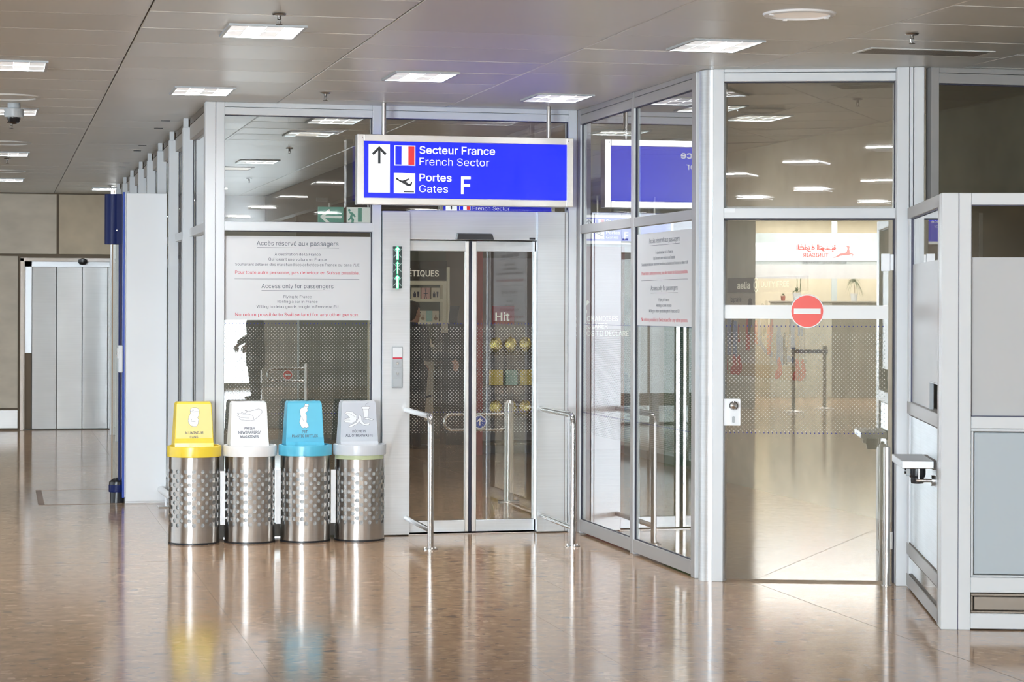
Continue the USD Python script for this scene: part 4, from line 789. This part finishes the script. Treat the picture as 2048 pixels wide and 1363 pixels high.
# ================================================================== INSIDE: shop, gates, people
def person(label, x, y, face, h, top, top_mat, leg_mat, hair_mat, lean=0.0, coat=False, arms=(.12, .12)):
    """A standing figure facing +y turned by face degrees; local units scaled by h."""
    t = thing('person', label, 'person', 'A', (x, y, 0))
    rot = trimesh.transformations.rotation_matrix(math.radians(face), [0, 0, 1])
    def pl(m): m = m.copy(); m.apply_scale(h); m.apply_transform(rot); m.apply_translation((x, y, 0)); return m
    def sph(p, r): return m3.Manifold.sphere(r, 20).translate([float(c) for c in p])
    def chain(js): return [m3.Manifold.batch_hull([sph(*a), sph(*b)]) for a, b in zip(js, js[1:])]
    def solid(bones, ref=.012, it=10):
        man = m3.Manifold.batch_boolean(bones, m3.OpType.Add).refine_to_length(ref); g = man.to_mesh()
        m = trimesh.Trimesh(g.vert_properties[:, :3], g.tri_verts, process=True)
        trimesh.smoothing.filter_taubin(m, iterations=it); return m
    legs, arm, body, fingers = [], [], [], []
    for s in (-1, 1):
        legs.append([((s * .052, 0, .50), .062), ((s * .056, .012, .285), .036), ((s * .058, -.006, .045), .022)])
        a = arms[0 if s < 0 else 1]
        el = (s * .135, -.01 + a * .1, .635); wr = (s * .140, a * .9 + .01, .50 + a * .5); hd = np.array(wr) + np.array([0, .02 + a * .1, -.045])
        arm.append([((s * .106, 0, .805), .034), (el, .026), (wr, .017)])
        body += chain([(wr, .015), (hd, .017)])
        for k in range(4): fingers += chain([(hd + np.array([s * 0, .016 - k * .011, -.012]), .0055), (hd + np.array([-s * .004, .018 - k * .011, -.036]), .0050), (hd + np.array([-s * .012, .018 - k * .010, -.052 + .004 * abs(k - 1)]), .0045)])
        fingers += chain([(hd + np.array([0, .016, .008]), .006), (hd + np.array([-s * .01, .030, -.012]), .005), (hd + np.array([-s * .014, .032, -.026]), .0045)])
    torso = [[((-.05, 0, .52), .068), ((.05, 0, .52), .068)], [((0, 0, .52), .075), ((0, .0, .62), .070)], [((0, 0, .62), .070), ((0, .005, .74), .078)], [((-.07, 0, .79), .040), ((.07, 0, .79), .040)], [((0, .005, .74), .078), ((0, 0, .80), .045)]]
    for c in torso: body += chain(c)
    for c in legs + arm: body += chain(c)
    body += chain([((0, 0, .80), .036), ((0, .012, .86), .033)]) + chain([((0, .012, .888), .042), ((0, .006, .948), .050)]) + chain([((0, .030, .880), .026), ((0, .012, .93), .046)])
    body += chain([((0, .058, .930), .006), ((0, .068, .908), .008)]) + [sph((s * .052, .006, .920), .011) for s in (-1, 1)] + fingers
    part(t, 'body', pl(solid(body, .011, 6)), 'skin', smooth=True)
    part(t, 'eye', pl(trimesh.util.concatenate([trimesh.creation.icosphere(1, .006).apply_translation((s * .019, .052, .930)) for s in (-1, 1)])), 'black_gloss', smooth=True)
    g = .014
    tb = []
    for c in torso: tb += chain([(p, r + g) for p, r in c])
    for c in arm: tb += chain([(p, r + g * .8) for p, r in c])
    tb += chain([((0, 0, .81), .046), ((0, .004, .835), .044)])
    if coat: tb += chain([((-.045, 0, .52), .082), ((-.06, 0, .36), .075)]) + chain([((.045, 0, .52), .082), ((.06, 0, .36), .075)]) + chain([((-.05, 0, .36), .08), ((.05, 0, .36), .08)])
    part(t, top, pl(solid(tb)), top_mat, smooth=True)
    lb = []
    for c in legs: lb += chain([(p, r + .012) for p, r in c])
    lb += chain([((-.05, 0, .515), .074), ((.05, 0, .515), .074)])
    part(t, 'trousers', pl(solid(lb)), leg_mat, smooth=True)
    part(t, 'hair', pl(solid(chain([((0, -.006, .955), .053), ((0, -.016, .915), .046)]) + chain([((0, .02, .968), .040), ((0, -.01, .96), .052)]))), hair_mat, smooth=True)
    for s in (-1, 1): part(t, 'shoe', pl(solid(chain([((s * .058, -.02, .022), .021), ((s * .062, .075, .016), .016)]))), 'shoe', smooth=True)
    return t
person('person in dark jacket by the shop counter, behind the left door leaf', 4.66, 25.2, -60, 1.70, 'jacket', 'coat_dark', 'coat_dark', 'hair', arms=(.2, .25))
person('person in dark top behind the shop counter beside the screen', 5.72, 26.72, 150, 1.68, 'jacket', 'coat_dark', 'coat_dark', 'hair')
person('person in grey jacket and jeans seen through the side glass wall', 7.43, 26.0, 40, 1.78, 'jacket', 'jacket_grey', 'jeans', 'hair_grey')
person('person in dark coat behind the camera, mirrored in the left glass bay', 4.40, -7.5, 80, 1.80, 'coat', 'coat_dark', 'coat_dark', 'hair', coat=True)

# cosmetics wall
cs = thing('cosmetics_shelf', 'cosmetics shelf unit with dark lettered fascia inside the shop', 'shelf', 'A', (5.0, 27.1, 0))
part(cs, 'back', box(3.6, 5.44, 27.10, 27.3, 0, 2.45), 'shop_olive', smooth=False)
part(cs, 'fascia', box(3.6, 5.43, 26.98, 27.1, 1.97, 2.22), 'shop_dark', smooth=False)
part(cs, 'lettering', upright(text('COSMÉTIQUES', .073, .66, 'r', True, depth=.004), (5.327, 26.98, 2.028)), 'letter_cream_glow', smooth=False)
part(cs, 'upright', [box(5.365, 5.41, 26.9, 27.1, .2, 1.97), box(4.45, 4.49, 26.9, 27.1, .2, 1.97)], 'shop_cream_glow', smooth=False)
part(cs, 'top_rail', box(4.49, 5.365, 26.9, 27.1, 1.92, 1.97), 'shop_cream_glow', smooth=False)
for z in (1.712, 1.432, 1.15, .86): part(cs, 'shelf_board', box(4.49, 5.365, 26.85, 27.1, z, z + .032), 'shop_cream_glow', smooth=False)
part(cs, 'end_panel', box(5.425, 5.45, 26.9, 27.15, .1, 2.14), 'shop_cream_glow', smooth=False)
single('wall_shop', [box(5.45, 7.2, 27.2, 27.35, 0, 2.45), box(3.6, 7.2, 27.4, 27.5, 2.45, 3.12)], 'shop_mid', kind='structure', smooth=False)
for k, (x0, x1, mt) in enumerate(((4.975, 5.08, 'pack_cream'), (5.093, 5.20, 'pack_pink'), (5.22, 5.325, 'pack_cream'))):
    g = thing('gift_set', ('pale gift box with two bottle pictures left on the upper shelf', 'pink gift box with crossed ribbon on the upper shelf', 'pale gift box with two bottle pictures right on the upper shelf')[k], 'box', 'A', ((x0 + x1) / 2, 26.93, 1.744))
    part(g, 'carton', box(x0, x1, 26.90, 26.97, 1.744, 1.885), mt, smooth=False)
    xm = (x0 + x1) / 2
    if k == 1: part(g, 'ribbon', upright(poly(union_all([LineString([(xm - .012, 1.75), (xm + .008, 1.88)]).buffer(.003), LineString([(xm + .012, 1.75), (xm - .008, 1.88)]).buffer(.003), sbox(xm - .026, 1.81, xm + .026, 1.817)]), .001), (0, 26.899, 0)), 'ink', smooth=False)
    else: part(g, 'picture', upright(poly(union_all([sbox(xm - .036, 1.765, xm - .004, 1.815), sbox(xm - .028, 1.82, xm - .012, 1.835), Polygon([(xm + .010, 1.835), (xm + .034, 1.835), (xm + .028, 1.765), (xm + .016, 1.765)])]), .001), (0, 26.899, 0)), 'ink', smooth=False)
for k, (x0, x1, mt) in enumerate(((5.075, 5.155, 'pack_cream'), (5.157, 5.235, 'pack_green'), (5.237, 5.318, 'pack_cream'))):
    g = thing('perfume_box', ('cream perfume box with flask picture, left on the lower shelf', 'pale green perfume box in the middle of the lower shelf', 'cream perfume box with flask picture, right on the lower shelf')[k], 'box', 'A', ((x0 + x1) / 2, 26.95, 1.464))
    part(g, 'carton', box(x0, x1, 26.92, 26.99, 1.464, 1.60), mt, smooth=False)
    xm = (x0 + x1) / 2
    if k != 1: part(g, 'picture', upright(poly(union_all([Point(xm, 1.505).buffer(.022), sbox(xm - .006, 1.52, xm + .006, 1.55)]), .001), (0, 26.919, 0)), 'wood', smooth=False)
for k in range(4):
    single('jar', [lathe([(0, 1.182), (.028, 1.182), (.03, 1.19), (.03, 1.24), (.02, 1.25), (0, 1.25)], (4.75 + .15 * k, 26.95, 0), 16)], 'pack_cream', 'small cream jar on the third shelf of the cosmetics unit, %s from left' % ('first', 'second', 'third', 'fourth')[k], 'jar', group='cream jars on the third cosmetics shelf')
ct = thing('shop_counter', 'dark shop sales counter behind the left door leaf', 'counter', 'A', (5.6, 25.9, 0))
part(ct, 'body', box(5.14, 7.0, 25.8, 26.3, .45, 1.42, .004), 'shop_dark', smooth=False)
part(ct, 'plinth', box(5.2, 7.0, 25.85, 26.25, 0, .45), 'shop_dark', smooth=False)
part(ct, 'top', box(5.12, 7.02, 25.76, 26.34, 1.42, 1.445, .004), 'shop_dark', smooth=False)
part(ct, 'paper_note', box(5.115, 5.195, 25.745, 25.755, 1.34, 1.455), 'pack_cream', smooth=False)
sc = thing('till_screen', 'dark tilted till screen standing on the shop counter', 'screen', 'A', (5.33, 26.0, 1.445))
part(sc, 'panel', hull([(5.24, 25.95, 1.46), (5.33, 25.90, 1.46), (5.27, 25.98, 1.66), (5.36, 25.93, 1.66), (5.26, 25.98, 1.46), (5.35, 25.93, 1.46), (5.29, 26.0, 1.66), (5.38, 25.95, 1.66)]), 'black_plastic', smooth=False)
part(sc, 'stand', box(5.28, 5.34, 25.94, 26.02, 1.445, 1.50), 'black_plastic', smooth=False)
wc = thing('shop_cabinet', 'low cream shop cabinet with a black swash left of the counter', 'cabinet', 'A', (4.95, 26.2, 0))
part(wc, 'body', box(4.83, 5.09, 26.1, 26.5, .28, 1.02, .003), 'pack_cream', smooth=False)
part(wc, 'plinth', box(4.83, 5.09, 26.15, 26.5, 0, .28), 'shop_dark', smooth=False)
part(wc, 'swash', upright(poly(LineString([(4.88, .50), (4.93, .54), (4.99, .56), (5.07, .58)]).buffer(.012), .001), (0, 26.099, 0)), 'ink', smooth=False)
# red sweets display
rd = thing('sweets_display', 'tall red sweets display stand with gold bags behind the right door leaf', 'display', 'A', (5.45, 24.0, 0))
part(rd, 'side_panel', box(5.19, 5.25, 24.05, 24.3, 0, 2.4), 'shop_red', smooth=False)
part(rd, 'back', box(5.262, 6.0, 24.25, 24.3, 0, 2.2), 'display_reflection_grey', smooth=False)
for z in (.12, .42, .76, 1.12): part(rd, 'shelf_board', box(5.262, 6.0, 23.8, 24.25, z, z + .025), 'shop_mid', smooth=False)
part(rd, 'header', box(5.30, 5.55, 23.79, 23.80, 1.46, 1.66), 'shop_red', smooth=False)
part(rd, 'lettering', upright(text('Hit', .085, .16, 'l', True, depth=.002), (5.335, 23.788, 1.50)), 'letter_cream_glow', smooth=False)
for z, mt in ((.445, 'gold'), (.785, 'pack_yellow'), (1.145, 'gold')):
    for k in range(4):
        x = 5.30 + k * .165
        if mt == 'gold':
            m = trimesh.creation.icosphere(2, .07); m.vertices = m.vertices * [1, .6, 1.25] * (1 + .22 * (meshkit.noise(m.vertices * 40 + k) - .5))[:, None]; m.apply_translation((x + .06, 23.86, z + .085))
            single('sweets_bag', m, mt, f'crinkled gold sweets bag on the {"lower" if z < .6 else "upper"} shelf of the red display, {("first", "second", "third", "fourth")[k]} from left', 'bag', group=f'gold sweets bags on the {"lower" if z < .6 else "upper"} display shelf')
        else:
            single('sweets_box', [box(x, x + .13, 23.82, 23.95, z, z + .17, .003)], ('pack_yellow', 'pack_green', 'pack_yellow', 'pack_pink')[k], 'coloured sweets box on the middle shelf of the red display, number %s from the left' % ('one', 'two', 'three', 'four')[k], 'box')
# pink customs wall panel right of the door
cp = thing('customs_panel', 'tall pinkish red customs panel with white arrow, inside right of the sliding door', 'panel', 'A', (6.3, 24.6, 0))
part(cp, 'board', box(5.95, 7.05, 24.6, 24.66, 0, 2.35), 'wall_pink', smooth=False)
part(cp, 'arrow', upright(poly(union_all([LineString([(6.62, 1.72), (6.50, 1.60)]).buffer(.018, cap_style=2), LineString([(6.50, 1.70), (6.50, 1.60), (6.60, 1.60)]).buffer(.018, cap_style=2, join_style=2)]), .002), (0, 24.598, 0)), 'letter_cream_glow', smooth=False)
for k, t in enumerate(('MARCHANDISES', 'A DECLARER', 'GOODS TO DECLARE')): part(cp, 'lettering', upright(text(t, .058, None, 'l', True, .8, depth=.002), (6.46, 24.598, 1.49 - .085 * k)), 'letter_cream_glow', smooth=False)
single('green_screen', [box(6.75, 7.75, 22.0, 22.06, 0, 2.0)], 'green_panel', 'dark green panel inside, at the right end of the side glass wall', 'panel')
# swing gates
def gate(label, x0, x1, y, z0, z1, px, ph, disc_x, mat, pr=.042):
    g = thing('swing_gate', label, 'gate', 'A', (px, y, 0))
    r = (z1 - z0) / 2; c = (z0 + z1) / 2
    path = [(px, y, z1)] + [(x0 + r - r * math.sin(a), y, c + r * math.cos(a)) for a in np.linspace(0, PI, 14)] + [(px, y, z0)]
    part(g, 'rail', tube(path, .013, 10), 'steel_polished')
    part(g, 'post', [lathe([(0, 0), (pr, 0), (pr, ph - .02), (pr * .7, ph), (0, ph)], (px, y, 0), 22)], 'steel')
    part(g, 'flange', lathe([(0, 0), (.09, 0), (.09, .01), (.045, .012), (0, .012)], (px, y, 0), 22), 'steel')
    d = part(g, 'disc', upright(poly(Point(0, 0).buffer(.058, 16), .004), (disc_x, y - .014, c)), 'white_paint', smooth=False, label='round traffic disc')
    part(d, 'disc_face', upright(poly(Point(0, 0).buffer(.05, 16), .002), (disc_x, y - .0185, c)), mat, smooth=False)
    part(d, 'disc_mark', upright(poly(arrow_shape(0, 0, .03) if mat == 'blue_light_paint' else sbox(-.034, -.009, .034, .009), .002), (disc_x, y - .021, c)), 'white_paint', smooth=False)
gate('steel swing gate with blue arrow disc just behind the sliding door', 3.645, 4.19, 18.2, .615, .745, 4.20, .86, 3.945, 'blue_light_paint')
gate('steel swing gate with red disc far behind the left glazed bay', 2.96, 3.40, 25.0, .80, .94, 3.40, 1.0, 3.188, 'disc_red', .022)
# hanging exit sign far inside
es = thing('exit_sign', 'pale green hanging exit sign with white arrow behind the left bay', 'sign', 'A', (3.7, 24.0, 2.55))
part(es, 'arrow_box', box(3.395, 3.67, 24.0, 24.06, 2.52, 2.74), 'exit_green', smooth=False)
part(es, 'arrow', upright(poly(union_all([LineString([(3.43, 2.63), (3.64, 2.63)]).buffer(.014), LineString([(3.51, 2.70), (3.43, 2.63), (3.51, 2.56)]).buffer(.014)]), .002), (0, 23.998, 0)), 'exit_white', smooth=False)
part(es, 'figure_box', box(3.715, 4.02, 24.0, 24.06, 2.52, 2.74), 'exit_white', smooth=False)
part(es, 'running_figure', upright(poly(union_all([Point(3.735, 2.705).buffer(.014), LineString([(3.745, 2.68), (3.775, 2.665), (3.795, 2.64)]).buffer(.010), LineString([(3.765, 2.67), (3.755, 2.63), (3.775, 2.60), (3.77, 2.57)]).buffer(.013), LineString([(3.76, 2.63), (3.73, 2.60)]).buffer(.009), sbox(3.83, 2.58, 3.875, 2.73)]), .002), (0, 23.998, 0)), 'exit_green', smooth=False)
part(es, 'beam', box(3.38, 4.05, 24.01, 24.06, 2.80, 2.84), 'shaded_grey_frame', smooth=False)
part(es, 'rod', [cyl((3.52, 24.03, 2.74), (3.52, 24.03, zc(24)), .012), cyl((3.95, 24.03, 2.74), (3.95, 24.03, zc(24)), .012)], 'steel')
single('trim_1', [box(3.5, 3.62, 20.5, 29.9, 2.78, 3.13)], 'shop_mid', kind='structure', smooth=False)
# poster wall behind the no-entry door
ps = thing('poster', 'crowd poster with red lower border on the wall behind the no-entry door', 'poster', 'A', (6.69, 18.87, 1.02))
part(ps, 'sheet', box(6.692, 6.699, 17.79, 19.96, 1.02, 1.78), 'poster_paper', smooth=False)
def onwall(shape, lift): return upright(poly(shape, .0006), (6.692 - lift, 19.96, 0), -90)
pr = random.Random(3)
def figure_shape(u, z0, h): return affinity.scale(union_all([Point(u, z0 + h * .9).buffer(h * .07), LineString([(u, z0 + h * .78), (u, z0 + h * .45)]).buffer(h * .095), LineString([(u - h * .04, z0 + h * .45), (u - h * .05, z0)]).buffer(h * .04), LineString([(u + h * .04, z0 + h * .45), (u + h * .05, z0)]).buffer(h * .04)]), 2.0, 1, origin=(u, z0))
part(ps, 'lower_border', onwall(sbox(0, 1.022, 2.16, 1.14), .001), 'poster_tan', smooth=False)
for k in range(26): part(ps, 'figure', onwall(figure_shape(.05 + k * .082 + pr.uniform(-.03, .03), 1.15 + pr.uniform(0, .28), pr.uniform(.16, .36)), .0016 + k * .00002), pr.choice(['poster_ink', 'poster_ink', 'poster_tan', 'poster_blue', 'poster_red', 'poster_tan']), smooth=False)
part(ps, 'blue_sweep', onwall(LineString([(1.05, 1.34), (1.2, 1.26), (1.5, 1.22), (1.9, 1.20)]).buffer(.025), .001), 'poster_blue', smooth=False)
for u in (.02, .28, .42, 1.5, 1.95, 2.08): part(ps, 'red_figure', onwall(LineString([(u, 1.05), (u + .10, 1.10), (u + .06, 1.17)]).buffer(.045), .003).slice_plane([0, 0, 1.023], [0, 0, 1]), 'poster_red', smooth=False)
ab = thing('shop_fascia', 'dark board with white lowercase lettering on the wall behind the no-entry door', 'sign', 'A', (6.69, 18.9, 1.78))
part(ab, 'board', box(6.685, 6.699, 17.7, 19.96, 1.79, 1.925), 'board_dark', smooth=False)
part(ab, 'lettering', upright(text('aelia', .062, .36, 'l', True, depth=.001), (6.684, 19.52, 1.825), -90), 'letter_cream_glow', smooth=False)
part(ab, 'lettering', upright(poly(union_all([Point(0, 0).buffer(.062).exterior.buffer(.006), Point(-.012, 0).buffer(.028).exterior.buffer(.007), LineString([(.016, -.03), (.016, .03)]).buffer(.006)]), .001), (6.684, 19.00, 1.857), -90), 'letter_cream_glow', smooth=False)
part(ab, 'lettering', upright(text('DUTY FREE', .05, .72, 'l', False, depth=.001), (6.684, 18.86, 1.835), -90), 'letter_cream_glow', smooth=False)
single('brand_lettering', [upright(text('la prairie', .045, .30, 'l', False, depth=.001), (6.689, 19.72, 1.705), -90)], 'ink', 'small dark lettering on the poster top behind the no-entry door', 'lettering', smooth=False)

# ================================================================== BEHIND THE CAMERA, seen mirrored in the no-entry door
of = thing('ticket_office', 'white lit ticket office front mirrored in the upper no-entry door', 'office', 'B', (3.0, -12.2, 0))
OY = -12.26
def ob(name, x0, x1, z0, z1, mat, dy=0, **k): return part(of, name, box(x0, x1, OY - .05, OY + dy, z0, z1), mat, smooth=False, **k)
ob('top_band', 1.17, 3.98, 2.79, 2.96, 'office_band')
ob('sign_box', 1.17, 3.98, 2.47, 2.79, 'office_white', .01, label='lit white sign box')
ob('lower_band', 1.17, 3.98, 2.41, 2.47, 'office_band')
ob('glass_band', 1.17, 3.98, 2.16, 2.41, 'light_plastic')
part(of, 'joint', box(1.455, 1.459, OY + .009, OY + .012, 2.47, 2.79), 'ink_grey', smooth=False)
def office_text(m, xc, z): return upright(m, (xc, OY + .0105, z), 180)
# facing +depth: reading direction runs towards -x
part(of, 'lettering', office_text(text('TUNISAIR', .062, .44, 'c', True, 1, .001), 2.31, 2.545), 'tunis_red', smooth=False)
part(of, 'lettering', office_text(text('RESERVATIONS · TICKETING', .034, .77, 'c', depth=.001), 2.46, 2.425), 'ink_grey', smooth=False)
# arabic name, drawn stroke by stroke from right to left
ar = []
def st(pts, w=.008): ar.append(LineString(pts).buffer(w))
st([(.335, .0), (.335, .085)]); st([(.312, .085), (.312, .012), (.27, .0), (.235, .0), (.215, .03), (.245, .05), (.285, .045)]); st([(.235, 0), (.175, 0), (.15, .025), (.175, .04), (.195, .02)]); st([(.195, .0), (.195, .085)]); st([(.165, .0), (.125, -.035), (.1, -.03)])
st([(.135, .03), (.115, .035), (.12, .005), (.14, .0)]); st([(.08, .0), (.05, .0), (.03, .03), (.055, .045), (.075, .03)]); st([(.072, 0), (.072, .085)])
st([(-.02, .0), (-.02, .085)]); st([(-.043, .085), (-.043, .0), (-.08, .0), (-.082, .03)]); st([(-.08, 0), (-.115, .0), (-.13, .03), (-.105, .035), (-.105, -.01), (-.135, -.03)]); st([(-.15, .03), (-.152, 0), (-.18, 0), (-.182, .028)]); st([(-.18, 0), (-.20, 0), (-.202, .022)]); st([(-.20, 0), (-.222, 0), (-.224, .022)]); st([(-.222, 0), (-.28, 0), (-.283, .03)]); st([(-.28, 0), (-.315, .0), (-.335, .02), (-.32, .05), (-.30, .03), (-.315, 0)])
for (a, b) in ((.255, .085), (-.065, .06), (-.085, .06), (-.19, .05), (-.285, .052), (-.275, -.025), (-.29, -.025), (-.315, .075), (-.328, .075), (.128, .06)): ar.append(Point(a, b).buffer(.009))
part(of, 'lettering', office_text(poly(union_all(ar), .001), 2.32, 2.67), 'tunis_red', smooth=False)
gz = Polygon([(-.205, -.075), (-.13, -.045), (-.09, -.012), (-.045, .005), (.02, .012), (.05, .04), (.062, .085), (.055, .12), (.02, .135), (.06, .14), (.10, .125), (.09, .085), (.098, .03), (.10, .005), (.135, .01), (.165, -.012), (.13, -.075), (.15, -.02), (.13, -.005), (.095, -.018), (.03, -.022), (-.04, -.03), (-.08, -.045), (-.13, -.062)]).buffer(.002)
part(of, 'gazelle_emblem', office_text(poly(affinity.scale(gz.buffer(0), -1, 1, origin=(0, 0)), .001), 2.80, 2.60), 'tunis_pale', smooth=False)
part(of, 'post', [box(2.74, 2.84, OY - 2.4, OY - 2.3, 0, 3.4)], 'office_band', smooth=False)
part(of, 'post', [box(1.17, 1.22, OY - .1, OY, 0, 3.4)], 'office_band', smooth=False)
cb = thing('office_cabinet', 'long cabinet with dark stand-in half carrying three plants in the mirrored ticket office', 'cabinet', 'B', (2.4, -14.2, 0))
part(cb, 'body', box(1.6, 2.72, -14.5, -14.1, 0, 1.745, .005), 'counter_pale', smooth=False)
part(cb, 'body', box(2.725, 3.9, -14.5, -14.1, 0, 1.745, .005), 'rear_dark', smooth=False, label='dark stand-in for the rear area mirrored there')  # dark block stands in for the dark rear area mirrored there
part(cb, 'top', box(1.58, 3.92, -14.52, -14.08, 1.745, 1.775, .003), 'counter_top', smooth=False)
def plant(label, x, pot, kind):
    y = -14.25; z = 1.775; t = thing('potted_plant', label, 'plant', 'B', (x, y, z)); r2 = random.Random(int(x * 100))
    pr_ = {'w': .07, 's': .045, 'o': .075}[kind]
    part(t, 'pot', lathe([(0, z), (pr_ * .75, z), (pr_, z + pr_ * 2), (pr_ * .9, z + pr_ * 2), (pr_ * .85, z + pr_ * 1.9), (0, z + pr_ * 1.9)], (x, y, 0), 22), pot)
    top = z + pr_ * 2; stem = {'w': .22, 's': .02, 'o': .03}[kind]
    part(t, 'stem', tube([(x, y, top - .02), (x + .012, y, top + stem * .5), (x - .01, y, top + stem)], .007, 8), 'wood')
    n = {'w': 46, 's': 10, 'o': 9}[kind]; L = {'w': .26, 's': .07, 'o': .16}[kind]; lv = []
    for k in range(n):
        a = r2.uniform(0, 2 * PI); up = r2.uniform(.1, 1.1) if kind == 'w' else r2.uniform(.3, 1.0); P = []
        for q in np.linspace(0, 1, 6): P.append((x + math.cos(a) * L * .55 * q * (1.3 - up * .6), y + math.sin(a) * L * .55 * q * (1.3 - up * .6), top + stem + L * (up * q - (1.15 if kind == 'w' else .9) * q * q * (1.1 - up * .5))))
        lv.append(tube(P, .006 if kind != 'o' else .014, 5, .001))
    part(t, 'foliage', lv, 'leaf')
    if kind == 'o':
        for dx in (0, .06): part(t, 'flower_stem', tube([(x + dx, y, top), (x + dx + .01, y, top + .2), (x + dx, y, top + .42)], .006, 6), 'leaf')
plant('palm-like plant in a pale pot at the right of the mirrored cabinet', 3.13, 'pot_white', 'w')
plant('small plant in a red pot at the left of the mirrored cabinet', 1.83, 'pot_red', 's')
plant('orchid with drooping leaves in a white pot on the mirrored cabinet', 2.08, 'pot_white', 'o')
st1 = thing('stanchion', 'black belt post behind the camera, left of two mirrored in the glass door', 'stanchion', 'B', (1.74, -8.45, 0))
part(st1, 'post', [cyl((1.74, -8.45, .01), (1.74, -8.45, .92), .03)], 'vent_brown'); part(st1, 'head', [cyl((1.74, -8.45, .92), (1.74, -8.45, 1.02), .036)], 'black_plastic'); part(st1, 'foot', lathe([(0, 0), (.17, 0), (.17, .012), (.03, .03), (0, .03)], (1.74, -8.45, 0), 30), 'steel')
part(st1, 'belt', box(1.74, 2.28, -8.46, -8.455, .93, .985), 'belt', smooth=False)
st2 = thing('stanchion', 'belt post behind the camera, right of two mirrored in the glass door', 'stanchion', 'B', (2.30, -9.6, 0))
part(st2, 'post', [cyl((2.30, -9.6, .01), (2.30, -9.6, .98), .03)], 'vent_brown'); part(st2, 'head', [cyl((2.30, -9.6, .98), (2.30, -9.6, 1.03), .036)], 'vent_brown'); part(st2, 'foot', lathe([(0, 0), (.17, 0), (.17, .012), (.03, .03), (0, .03)], (2.30, -9.6, 0), 30), 'steel')
